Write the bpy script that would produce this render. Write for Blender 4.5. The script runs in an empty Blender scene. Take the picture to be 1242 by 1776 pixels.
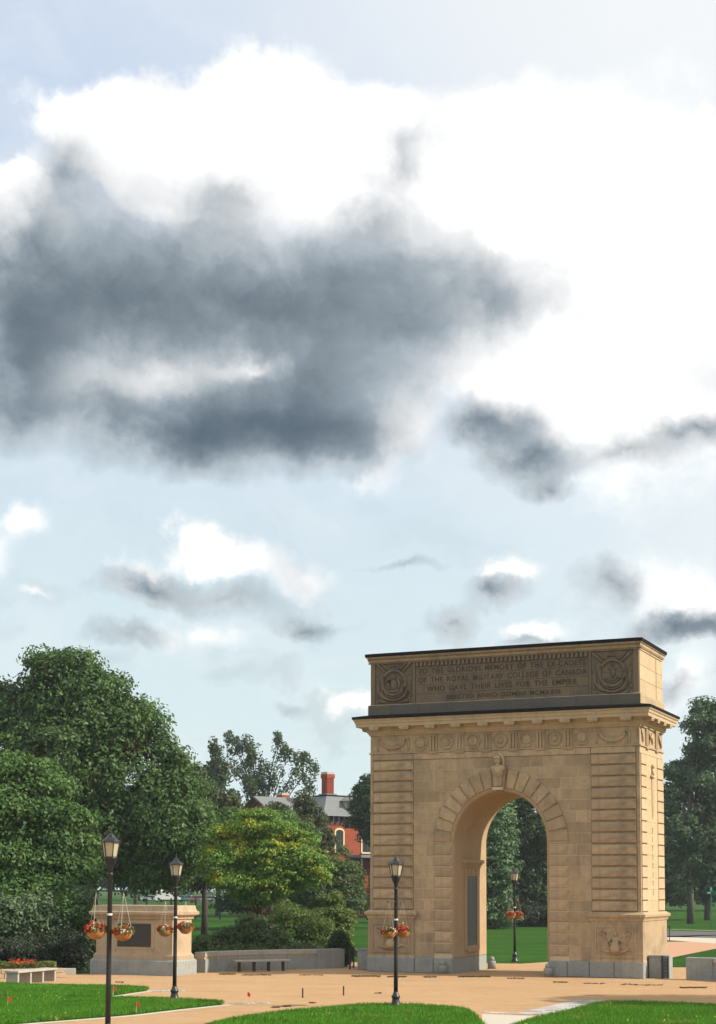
import bpy, bmesh, math, random
import numpy as np
from mathutils import Vector, Matrix
random.seed(7)
rng = np.random.default_rng(7)
R_ = math.radians
S = bpy.context.scene
COL = S.collection

# ------------------------------------------------------------------ camera
F_, PY, PITCH, ROLL, CAMH = 2710.3, 1311.06, .08340, .0033, 3.4
cp, sp = math.cos(PITCH), math.sin(PITCH)
fwd = Vector((0, cp, sp)); up0 = Vector((0, -sp, cp)); rt0 = Vector((1, 0, 0))
rt = math.cos(ROLL) * rt0 + math.sin(ROLL) * up0
up = -math.sin(ROLL) * rt0 + math.cos(ROLL) * up0
cd = bpy.data.cameras.new('camera'); cam = bpy.data.objects.new('camera', cd); COL.objects.link(cam)
m = Matrix.Identity(4)
for i in range(3):
    m[i][0] = rt[i]; m[i][1] = up[i]; m[i][2] = -fwd[i]
m[2][3] = CAMH
cam.matrix_world = m
cd.sensor_fit = 'VERTICAL'; cd.sensor_height = 36; cd.lens = 36 * F_ / 1776
cd.shift_y = (PY - 888) / 1776
cd.clip_end = 6000; cd.clip_start = .1
S.camera = cam

def ray(x, y): return fwd + rt * ((x - 621) / F_) - up * ((y - PY) / F_)
def G(x, y, z=0):                       # pixel of the photograph -> place on the level ground
    d = ray(x, y); t = (z - CAMH) / d.z
    return (d.x * t, d.y * t)
def at(x, y, Y):                        # pixel -> place at distance Y
    d = ray(x, y); t = Y / d.y
    return (d.x * t, Y, d.z * t + CAMH)

# ------------------------------------------------------------------ sun and world
SUN_EL = 35.0
YAW = -.4214
EX = Vector((math.cos(YAW), math.sin(YAW), 0)); EY = Vector((-math.sin(YAW), math.cos(YAW), 0))
sh = (math.cos(R_(13)) * EX + math.sin(R_(13)) * EY).normalized()
sdir = (sh * math.cos(R_(SUN_EL)) + Vector((0, 0, math.sin(R_(SUN_EL))))).normalized()
sl = bpy.data.lights.new('sun', 'SUN'); sl.energy = 5.0; sl.angle = R_(.55); sl.color = (1, .92, .79)
so = bpy.data.objects.new('sun', sl); COL.objects.link(so)
so.rotation_euler = sdir.to_track_quat('Z', 'Y').to_euler()
so.location = (40, 20, 40)

W = bpy.data.worlds.new('World'); S.world = W; W.use_nodes = True
nt = W.node_tree; nt.nodes.clear(); NN = nt.nodes.new; LK = nt.links.new
def lnk(sock, v):
    if isinstance(v, (int, float)): sock.default_value = v
    elif isinstance(v, (tuple, list)): sock.default_value = v
    else: LK(v, sock)
def mth(op, a, b=0.0, c=0.0, clamp=False):
    n = NN('ShaderNodeMath'); n.operation = op; n.use_clamp = clamp
    lnk(n.inputs[0], a); lnk(n.inputs[1], b); lnk(n.inputs[2], c); return n.outputs[0]
def mrange(v, a, b, c=0., d=1.):
    n = NN('ShaderNodeMapRange'); n.interpolation_type = 'SMOOTHSTEP'
    lnk(n.inputs[0], v); n.inputs[1].default_value = a; n.inputs[2].default_value = b
    n.inputs[3].default_value = c; n.inputs[4].default_value = d; return n.outputs[0]
def wmix(f, a, b):
    n = NN('ShaderNodeMix'); n.data_type = 'RGBA'; lnk(n.inputs[0], f)
    for s, v in ((n.inputs[6], a), (n.inputs[7], b)):
        if isinstance(v, tuple): s.default_value = (*v, 1)
        else: LK(v, s)
    return n.outputs[2]
tc = NN('ShaderNodeTexCoord'); sep = NN('ShaderNodeSeparateXYZ'); LK(tc.outputs['Generated'], sep.inputs[0])
U = mth('ARCTAN2', sep.outputs[0], sep.outputs[1]); V = mth('ARCSINE', sep.outputs[2])
cmb = NN('ShaderNodeCombineXYZ'); LK(U, cmb.inputs[0]); LK(V, cmb.inputs[1])
def noise(vec, scale, detail, rough=.55, dim='2D', sx=1, sy=1):
    mp = NN('ShaderNodeMapping'); mp.inputs['Scale'].default_value = (sx, sy, 1); LK(vec, mp.inputs[0])
    n = NN('ShaderNodeTexNoise'); n.noise_dimensions = dim; n.inputs['Scale'].default_value = scale
    n.inputs['Detail'].default_value = detail; n.inputs['Roughness'].default_value = rough
    LK(mp.outputs[0], n.inputs['Vector']); return n
w1 = noise(cmb.outputs[0], 13, 6, .6)
vs = NN('ShaderNodeVectorMath'); vs.operation = 'SUBTRACT'; LK(w1.outputs['Color'], vs.inputs[0]); vs.inputs[1].default_value = (.5, .5, .5)
vm = NN('ShaderNodeVectorMath'); vm.operation = 'MULTIPLY_ADD'; LK(vs.outputs[0], vm.inputs[0]); vm.inputs[1].default_value = (.062, .045, 0); LK(cmb.outputs[0], vm.inputs[2])
WV = vm.outputs[0]
def uv(px, py):
    d = ray(px, py).normalized(); return math.atan2(d.x, d.y), math.asin(d.z)
def blobs(lst):
    acc = None
    for b in lst:
        px, py, rx, ry, a = b[:5]; rot = b[5] if len(b) > 5 else 0
        u, v = uv(px, py); k = 1.65 / F_
        mp = NN('ShaderNodeMapping'); mp.vector_type = 'TEXTURE'; LK(WV, mp.inputs[0])
        mp.inputs['Location'].default_value = (u, v, 0)
        mp.inputs['Rotation'].default_value = (0, 0, R_(rot))
        mp.inputs['Scale'].default_value = (rx * k / math.cos(v), ry * k * .93, 1)
        g = NN('ShaderNodeTexGradient'); g.gradient_type = 'QUADRATIC_SPHERE'; LK(mp.outputs[0], g.inputs[0])
        acc = mth('MULTIPLY_ADD', g.outputs['Fac'], float(a) * 1.35, acc if acc is not None else 0.0)
    return acc
WHITE = [(190,215,120,85,1.2),(300,265,150,95,1.3),(470,190,110,100,1.2),(430,270,180,120,1),(620,265,180,105,1.2),
 (800,270,190,110,1.1),(930,380,240,190,1),(1120,520,280,330,1.3),(5,310,60,50,1.1),(20,400,90,100,1),(1000,60,0,0,0)][:10] + [(380,560,430,200,.8),(150,660,110,70,.5),
 (65,895,60,38,.5),(0,960,60,70,.38),(60,1035,50,20,.4),(330,955,80,48,.95),(410,980,90,40,.62),(540,1000,90,50,.42),(690,740,80,80,.42),
 (850,640,90,40,.8),(1000,690,170,60,.75),(870,988,70,36,.6),(1120,1010,150,60,.42),(1200,1040,90,40,.5),(610,1220,60,34,.55),(940,1088,70,22,.6),
 (620,820,70,50,.25),(230,1000,60,30,.4),(1200,1180,70,90,.5),(350,1095,180,40,.35)]
DARK = [(120,300,60,80,.45),(60,440,95,130,.5),(250,400,190,110,.42),(400,350,110,60,.25),(420,520,330,100,.72),(180,520,190,90,.45),(640,480,190,100,.5),
 (700,570,150,100,.55),(850,530,110,70,.42),(560,640,210,90,.62),(250,560,260,70,.35),(330,680,240,60,.25),(350,745,200,85,1.35),(520,735,180,80,.95),(50,620,120,140,.7),
 (30,710,110,60,.45),(200,700,140,50,.3),(610,770,90,50,.3),(725,290,45,60,.3,-30),(640,385,60,50,.35),
 (135,670,75,45,-.10),(260,640,90,36,-.06),(100,600,200,120,.3),(430,620,85,22,-.28),(275,392,60,42,-.25),(580,555,100,30,-.12,10),
 (850,740,75,45,.85),(915,795,80,48,.8),(950,845,45,28,.5),(1100,785,120,30,.5),(1210,745,80,32,.6),
 (235,1022,80,30,.85),(380,1040,140,28,.38),(520,1078,80,24,.5),(240,1095,90,20,.35),(845,1028,65,30,.7),(775,1080,60,28,.6),
 (1050,1010,75,40,.5),(1170,1078,85,26,.9),(1235,1072,60,26,.6),(700,975,70,14,.25),(940,1108,70,14,.3),(490,1230,40,14,.25),(1190,1200,40,30,.3)]
wsum = blobs(WHITE); dsum = blobs(DARK)
f1 = noise(cmb.outputs[0], 26, 9, .6); f2 = noise(WV, 9, 7, .55, sy=1.6); f3 = noise(WV, 55, 5, .6)
n1 = mth('SUBTRACT', f1.outputs['Fac'], .5); n2 = mth('SUBTRACT', f2.outputs['Fac'], .5); n3 = mth('SUBTRACT', f3.outputs['Fac'], .5)
# outside the frame the cloud cover goes on as broken noise clouds
du = mth('ABSOLUTE', mth('SUBTRACT', U, 0.0)); dv = mth('ABSOLUTE', mth('SUBTRACT', V, .3))
outm = mth('MAXIMUM', mrange(du, .25, .42), mrange(dv, .26, .42))
n_out = noise(tc.outputs['Generated'], 2.6, 8, .58, dim='3D')
outc = mth('MULTIPLY', outm, mrange(n_out.outputs['Fac'], .46, .62))
body = mrange(dsum, .10, .55)
wd = mth('ADD', mth('MULTIPLY_ADD', n1, .50, wsum), mth('MULTIPLY', n3, .16))
wmask = mth('MAXIMUM', mth('MAXIMUM', mrange(wd, .12, .55), mth('MULTIPLY', body, .55)), mth('MULTIPLY', outc, .9))
rag = mth('MULTIPLY_ADD', n2, 1.35, mth('MULTIPLY_ADD', n1, .75, mth('MULTIPLY_ADD', n3, .35, 1.0)))
dd = mth('MULTIPLY', dsum, mth('MAXIMUM', rag, .12))
dd = mth('MAXIMUM', mth('SUBTRACT', dd, .05), 0.0)
wsp = mth('MULTIPLY', mrange(noise(WV, 14, 6, .55, sy=1.8).outputs['Fac'], .50, .72), mrange(V, .30, .10, 0., .10))
dd = mth('ADD', dd, wsp)
dd = mth('ADD', dd, mth('MULTIPLY', outm, mth('MULTIPLY', mrange(n_out.outputs['Fac'], .55, .8), .6)))
dd = mth('MULTIPLY_ADD', mth('MULTIPLY', wmask, mrange(f2.outputs['Fac'], .50, .72)), .13, dd)
thru = mth('POWER', 2.71828, mth('MULTIPLY', dd, -1.75))
# clear sky: the physical sky seen through thin white veil, whiter towards the sun
sky = NN('ShaderNodeTexSky'); sky.sky_type = 'NISHITA'; sky.sun_disc = False
sky.sun_elevation = R_(SUN_EL); sky.sun_rotation = math.atan2(sdir.x, sdir.y)
sky.air_density = 1; sky.dust_density = 2.0; sky.ozone_density = 1
dp = NN('ShaderNodeVectorMath'); dp.operation = 'DOT_PRODUCT'; LK(tc.outputs['Generated'], dp.inputs[0]); dp.inputs[1].default_value = sdir
glare = mrange(dp.outputs['Value'], -.04, .30)
veil = wmix(mrange(V, .02, .50), (7.7, 9.15, 9.3), (6.3, 7.45, 9.15))
veil = wmix(glare, veil, (9.9, 10.2, 10.3))
thin = noise(WV, 11, 8, .62, sy=2.0)
veil = wmix(mth('MULTIPLY', mrange(thin.outputs['Fac'], .40, .80), .35), veil, (9.2, 9.6, 9.8))
clear = wmix(.90, sky.outputs[0], veil)
c1 = wmix(wmask, clear, (11.2, 11.2, 11.2))
c2 = wmix(thru, (1.05, 1.40, 1.72), c1)
tn = NN('ShaderNodeMix'); tn.data_type = 'RGBA'; tn.blend_type = 'MULTIPLY'; tn.inputs[0].default_value = 1; LK(c2, tn.inputs[6]); LK(wmix(mrange(dd, .05, .9), (1., 1., 1.), (.86, .945, 1.0)), tn.inputs[7]); c2 = tn.outputs[2]
bg = NN('ShaderNodeBackground'); LK(c2, bg.inputs[0]); bg.inputs[1].default_value = .08
wo = NN('ShaderNodeOutputWorld'); LK(bg.outputs[0], wo.inputs[0])
W.cycles.sampling_method = 'MANUAL'; W.cycles.sample_map_resolution = 512

S.view_settings.view_transform = 'Standard'; S.view_settings.look = 'None'
S.view_settings.exposure = .33; S.view_settings.gamma = 1
S.view_settings.use_curve_mapping = False
S.cycles.use_denoising = True
S.cycles.max_bounces = 6; S.cycles.diffuse_bounces = 3; S.cycles.transparent_max_bounces = 8

# ------------------------------------------------------------------ materials
def srgb(r, g, b):
    f = lambda c: (c / 255 / 12.92) if c <= 10 else ((c / 255 + .055) / 1.055) ** 2.4
    return (f(r), f(g), f(b))
class Mat:
    def __init__(s, name):
        s.m = bpy.data.materials.new(name); s.m.use_nodes = True; s.t = s.m.node_tree
        s.t.nodes.clear(); s.out = s.t.nodes.new('ShaderNodeOutputMaterial')
    def n(s, t, **k):
        x = s.t.nodes.new(t)
        for a, b in k.items(): setattr(x, a, b)
        return x
    def l(s, a, b): s.t.links.new(a, b)
    def setv(s, sock, v):
        if isinstance(v, tuple) and len(v) == 3 and sock.type == 'RGBA': sock.default_value = (*v, 1)
        elif isinstance(v, (int, float, tuple)): sock.default_value = v
        else: s.l(v, sock)
    def noise(s, scale, detail=5, rough=.6, stretch=(1, 1, 1), coord='Object'):
        tcn = s.n('ShaderNodeTexCoord'); mp = s.n('ShaderNodeMapping'); mp.inputs['Scale'].default_value = stretch
        s.l(tcn.outputs[coord], mp.inputs[0])
        x = s.n('ShaderNodeTexNoise'); x.inputs['Scale'].default_value = scale; x.inputs['Detail'].default_value = detail
        x.inputs['Roughness'].default_value = rough; s.l(mp.outputs[0], x.inputs['Vector']); return x.outputs['Fac']
    def mr(s, v, a, b, c=0., d=1.):
        x = s.n('ShaderNodeMapRange'); s.setv(x.inputs[0], v)
        for i, q in enumerate((a, b, c, d)): x.inputs[i + 1].default_value = q
        return x.outputs[0]
    def mix(s, f, a, b, mode='MIX'):
        x = s.n('ShaderNodeMix', data_type='RGBA', blend_type=mode); s.setv(x.inputs[0], f)
        s.setv(x.inputs[6], a); s.setv(x.inputs[7], b); return x.outputs[2]
    def math(s, op, a, b=0.):
        x = s.n('ShaderNodeMath', operation=op); s.setv(x.inputs[0], a); s.setv(x.inputs[1], b); return x.outputs[0]
    def bump(s, h, strength=.3, dist=.02):
        x = s.n('ShaderNodeBump'); x.inputs['Strength'].default_value = strength; x.inputs['Distance'].default_value = dist
        s.l(h, x.inputs['Height']); return x.outputs[0]
    def pbsdf(s, col, rough=.85, normal=None, spec=.3, metal=0):
        p = s.n('ShaderNodeBsdfPrincipled'); s.setv(p.inputs['Base Color'], col); s.setv(p.inputs['Roughness'], rough)
        p.inputs['Specular IOR Level'].default_value = spec; p.inputs['Metallic'].default_value = metal
        if normal: s.l(normal, p.inputs['Normal'])
        s.l(p.outputs[0], s.out.inputs[0]); return s.m

def stone(name, a, b, stain, stain_amt=.5, grain=26, bumpd=.012):
    M = Mat(name)
    oi = M.n('ShaderNodeObjectInfo')
    col = M.mix(oi.outputs['Random'], a, b)
    g = M.noise(grain, 8, .7); col = M.mix(M.mr(g, .3, .7, 0, .38), col, tuple(c * .62 for c in a))
    g9 = M.noise(8.5, 7, .75); col = M.mix(M.mr(g9, .38, .66, 0, .42), col, tuple(c * .58 for c in b))
    blot = M.noise(1.3, 6, .62); col = M.mix(M.mr(blot, .48, .72, 0, stain_amt), col, stain)
    strk = M.noise(3.2, 5, .6, (1.6, 1.6, .16)); col = M.mix(M.mr(strk, .52, .75, 0, stain_amt * .8), col, stain)
    lightn = M.noise(7, 5, .7); col = M.mix(M.mr(lightn, .60, .78, 0, .35), col, tuple(min(1, c * 1.35) for c in b))
    fine = M.noise(60, 4, .7)
    h = M.math('ADD', M.math('MULTIPLY', g9, 1.2), M.math('ADD', M.math('MULTIPLY', g, .7), M.math('MULTIPLY', fine, .3)))
    return M.pbsdf(col, .9, M.bump(h, .55, bumpd), .2)
MS = stone('limestone', (.550, .405, .245), (.365, .268, .165), (.170, .138, .098), .70)
MCOR = stone('cornice_stone', (.56, .43, .265), (.50, .38, .235), (.24, .19, .125), .45)
MSE = stone('sunlit_end_limestone', (.60, .45, .275), (.50, .37, .225), (.33, .25, .165), .40)  # limestone made paler and less stained: sun on the end face, painted in
MSM = stone('mortar_limestone', (.66, .53, .37), (.64, .51, .36), (.33, .24, .15), .3)
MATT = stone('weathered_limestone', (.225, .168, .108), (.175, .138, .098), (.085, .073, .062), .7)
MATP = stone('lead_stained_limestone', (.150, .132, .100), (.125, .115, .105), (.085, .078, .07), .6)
MGR = stone('granite', (.36, .36, .33), (.28, .30, .285), (.17, .175, .165), .5, 40)
MSOF = stone('vault_stone', (.50, .35, .205), (.46, .325, .19), (.30, .19, .10), .4)
MPED = stone('pedestal_stone', (.50, .375, .245), (.44, .33, .21), (.25, .195, .14), .6)
MCON = stone('concrete', (.46, .43, .37), (.42, .39, .34), (.25, .24, .2), .4)
MPAV = stone('paving_slab', (.62, .59, .55), (.30, .29, .28), (.3, .27, .22), .35)
def plain(name, c, rough=.6, spec=.3, metal=0, var=.25, scale=8):
    M = Mat(name); g = M.noise(scale, 4); col = M.mix(M.mr(g, .35, .7, 0, var), c, tuple(x * .55 for x in c))
    return M.pbsdf(col, rough, M.bump(g, .15, .01), spec, metal)
MLEAD = plain('dark_lead', (.016, .013, .013), .95, .05)
MIRON = plain('black_iron', (.016, .017, .018), .42, .5)
MBRONZE = plain('dark_tablet', (.045, .05, .055), .45, .5, .2)
MPLAQ = plain('brown_bronze', (.055, .042, .03), .5, .4, .2)
MTER = plain('coir_bowl', (.50, .215, .065), .85, .2, 0, .5, 30)
MWIRE = plain('pale_wire', (.5, .48, .36), .5)
MWHITE = plain('white_paint', (.72, .71, .68), .5, .3, 0, .15)
MRED = plain('red_plastic', (.65, .06, .03), .5)
MWOODD = plain('dark_wood', (.07, .05, .035), .7)
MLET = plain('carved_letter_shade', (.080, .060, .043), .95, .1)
MROOF = plain('grey_roof', (.165, .175, .175), .75, .3, 0, .35, 3)
MTRIM = plain('dark_trim', (.06, .04, .032), .7)
MPALE = plain('pale_siding', (.42, .40, .33), .8)
MCREAM = plain('cream_surround', (.66, .50, .30), .8)
MGLASS = plain('window_glass', (.03, .045, .04), .08, .6)
MROAD = plain('asphalt', (.11, .105, .105), .9, .2, 0, .3, 4)
MKERB = plain('kerb_concrete', (.50, .45, .36), .9, .2, 0, .3, 6)
MPATH = plain('brick_path', (.48, .27, .165), .9, .2, 0, .3, 5)
MSIGN = plain('sign_green', (.01, .16, .09), .4)
MBARK = plain('bark', (.075, .06, .048), .95, .1, 0, .6, 12)
MBARKG = plain('grey_bark', (.13, .12, .10), .95, .1, 0, .5, 12)
MSOIL = plain('soil', (.04, .028, .02), 1, .1)
Mb = Mat('house_brick'); bt = Mb.n('ShaderNodeTexBrick'); tcb = Mb.n('ShaderNodeTexCoord'); mpb = Mb.n('ShaderNodeMapping')
mpb.inputs['Rotation'].default_value = (R_(90), 0, 0); Mb.l(tcb.outputs['Object'], mpb.inputs[0]); Mb.l(mpb.outputs[0], bt.inputs[0])
bt.inputs['Color1'].default_value = (.33, .055, .020, 1); bt.inputs['Color2'].default_value = (.24, .042, .017, 1); bt.inputs['Mortar'].default_value = (.22, .085, .05, 1)
bt.inputs['Scale'].default_value = 1; bt.inputs['Brick Width'].default_value = .22; bt.inputs['Row Height'].default_value = .075; bt.inputs['Mortar Size'].default_value = .008
MBRICK = Mb.pbsdf(Mb.mix(Mb.mr(Mb.noise(1.2, 5), .35, .7, 0, .6), bt.outputs[0], (.18, .04, .022)), .9)
# lantern glass: milky panes that pass some light
Mg = Mat('milky_glass'); dfn = Mg.n('ShaderNodeBsdfDiffuse'); trn = Mg.n('ShaderNodeBsdfTranslucent'); gls = Mg.n('ShaderNodeBsdfGlossy')
for q in (dfn, trn): q.inputs[0].default_value = (.78, .68, .50, 1)
gls.inputs['Roughness'].default_value = .15
x1 = Mg.n('ShaderNodeMixShader'); x1.inputs[0].default_value = .5; Mg.l(dfn.outputs[0], x1.inputs[1]); Mg.l(trn.outputs[0], x1.inputs[2])
x2 = Mg.n('ShaderNodeMixShader'); x2.inputs[0].default_value = .08; Mg.l(x1.outputs[0], x2.inputs[1]); Mg.l(gls.outputs[0], x2.inputs[2]); Mg.l(x2.outputs[0], Mg.out.inputs[0]); MPANE = Mg.m

def leafmat(name, dark, light, accent=None, acc_lo=.60, acc_hi=.72, scale=.9, trans=.3):
    M = Mat(name)
    at_ = M.n('ShaderNodeAttribute', attribute_name='v'); v = at_.outputs['Fac']
    nz = M.noise(scale, 3, .55)
    f = M.math('ADD', M.math('MULTIPLY', nz, 1.1), M.math('MULTIPLY', v, .5)); col = M.mix(M.mr(f, .45, 1.1), dark, light)
    if accent:
        n2_ = M.noise(scale * .75, 3, .5, (1, 1, 1.4))
        a = M.mr(M.math('ADD', n2_, M.math('MULTIPLY', v, .12)), acc_lo, acc_hi); col = M.mix(a, col, accent)
    d = M.n('ShaderNodeBsdfDiffuse'); t = M.n('ShaderNodeBsdfTranslucent'); g = M.n('ShaderNodeBsdfGlossy'); g.inputs['Roughness'].default_value = .45
    M.l(col, d.inputs[0]); M.l(M.mix(.35, col, (.16, .22, .03)), t.inputs[0])
    a1 = M.n('ShaderNodeMixShader'); a1.inputs[0].default_value = trans; M.l(d.outputs[0], a1.inputs[1]); M.l(t.outputs[0], a1.inputs[2])
    a2 = M.n('ShaderNodeMixShader'); a2.inputs[0].default_value = .012; M.l(a1.outputs[0], a2.inputs[1]); M.l(g.outputs[0], a2.inputs[2])
    M.l(a2.outputs[0], M.out.inputs[0]); return M.m
LF_MAPLE = leafmat('maple_leaf', (0.038, 0.082, 0.027), (0.115, 0.195, 0.060), (.16, .07, .025), .70, .86, .5)
LF_MID = leafmat('mid_green_leaf', (0.036, 0.088, 0.024), (0.120, 0.215, 0.060), None, scale=.7)
LF_SILV = leafmat('silvery_leaf', (0.070, 0.115, 0.055), (0.165, 0.230, 0.120), None, scale=1.2)
LF_YEW = leafmat('dark_hedge_leaf', (0.020, 0.030, 0.018), (0.050, 0.066, 0.038), None, scale=1.5, trans=.12)
LF_LOC = leafmat('yellow_green_leaf', (0.068, 0.150, 0.028), (0.215, 0.345, 0.068), (.36, .38, .03), .60, .72, .95)
LF_JUN = leafmat('juniper_leaf', (0.039, 0.059, 0.031), (0.101, 0.119, 0.059), None, scale=.6)
LF_OLV = leafmat('olive_leaf', (0.046, 0.087, 0.034), (0.132, 0.178, 0.070), (.17, .13, .06), .66, .8, .8)
LF_POP = leafmat('poplar_leaf', (0.030, 0.055, 0.020), (0.085, 0.125, 0.048), None, scale=.5)
LF_BLUE = leafmat('blue_spruce_leaf', (0.050, 0.098, 0.046), (0.140, 0.225, 0.100), None, scale=.6, trans=.1)
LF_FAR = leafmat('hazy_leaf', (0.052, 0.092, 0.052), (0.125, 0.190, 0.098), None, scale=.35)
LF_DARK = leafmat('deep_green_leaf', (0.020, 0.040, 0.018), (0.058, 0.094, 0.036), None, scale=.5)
LF_FEA = leafmat('feathery_leaf', (0.061, 0.115, 0.027), (0.162, 0.223, 0.061), (.15, .10, .05), .66, .8, 1.1)
LF_RED = leafmat('red_petal', (0.500, 0.020, 0.015), (0.750, 0.050, 0.030), None, scale=6)
LF_WHT = leafmat('white_petal', (0.600, 0.600, 0.420), (0.850, 0.850, 0.660), None, scale=6)
LF_BED = leafmat('bed_foliage', (0.070, 0.100, 0.030), (0.200, 0.220, 0.070), None, scale=3)
LF_GRASS = leafmat('grass_blade', (0.042, 0.155, 0.008), (0.100, 0.290, 0.018), (.22, .26, .04), .66, .80, .8, trans=.35)
LF_DRY = leafmat('dry_litter', (0.050, 0.030, 0.015), (0.100, 0.060, 0.030), None, scale=4)

Ml = Mat('lawn'); a = Ml.noise(.07, 6, .6, (1, 2.6, 1)); b = Ml.noise(1.7, 7, .7); c = Ml.noise(22, 5, .7)
col = Ml.mix(Ml.mr(a, .40, .60), (.017, .060, .005), (.046, .128, .012)); col = Ml.mix(Ml.mr(b, .38, .62, 0, .75), col, (.014, .050, .005))
col = Ml.mix(Ml.mr(c, .45, .65, 0, .75), col, (.050, .130, .014))
b2 = Ml.noise(.45, 5, .6, (.5, 1.4, 1)); col = Ml.mix(Ml.mr(b2, .42, .60, 0, .55), col, (.016, .056, .005))  # stretched dark bands, like the broad ones above: mottling plus painted shade stripes
dots = Ml.noise(3.1, 3, .8); col = Ml.mix(Ml.mr(dots, .66, .72, 0, .6), col, (.24, .28, .05))
MLAWN = Ml.pbsdf(col, 1, Ml.bump(Ml.math('ADD', b, c), .8, .06), .05)
Mp = Mat('sandy_gravel'); a = Mp.noise(.22, 7, .6); b = Mp.noise(3, 7, .7); c = Mp.noise(70, 4, .8); e = Mp.noise(.9, 6, .65, (.35, 1.6, 1))
col = Mp.mix(Mp.mr(a, .35, .68), (.515, .312, .150), (.445, .262, .120)); col = Mp.mix(Mp.mr(b, .42, .66, 0, .50), col, (.34, .21, .115))
col = Mp.mix(Mp.mr(c, .4, .62, 0, .5), col, (.60, .42, .26)); col = Mp.mix(Mp.mr(e, .54, .68, 0, .48), col, (.30, .19, .11))
big = Mp.noise(.5, 8, .7, (1, 1.5, 1)); col = Mp.mix(Mp.mr(big, .52, .66, 0, .35), col, (.50, .36, .235))
sq_ = Mp.noise(14, 4, .8); col = Mp.mix(Mp.mr(sq_, .50, .64, 0, .32), col, (.30, .19, .105))
sp_ = Mp.noise(7, 3, .85, (.6, 1.6, 1)); col = Mp.mix(Mp.mr(sp_, .67, .71, 0, .6), col, (.20, .12, .06))
MSAND = Mp.pbsdf(col, 1, Mp.bump(Mp.math('ADD', b, Mp.math('ADD', c, sq_)), .7, .04), .08)

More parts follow.
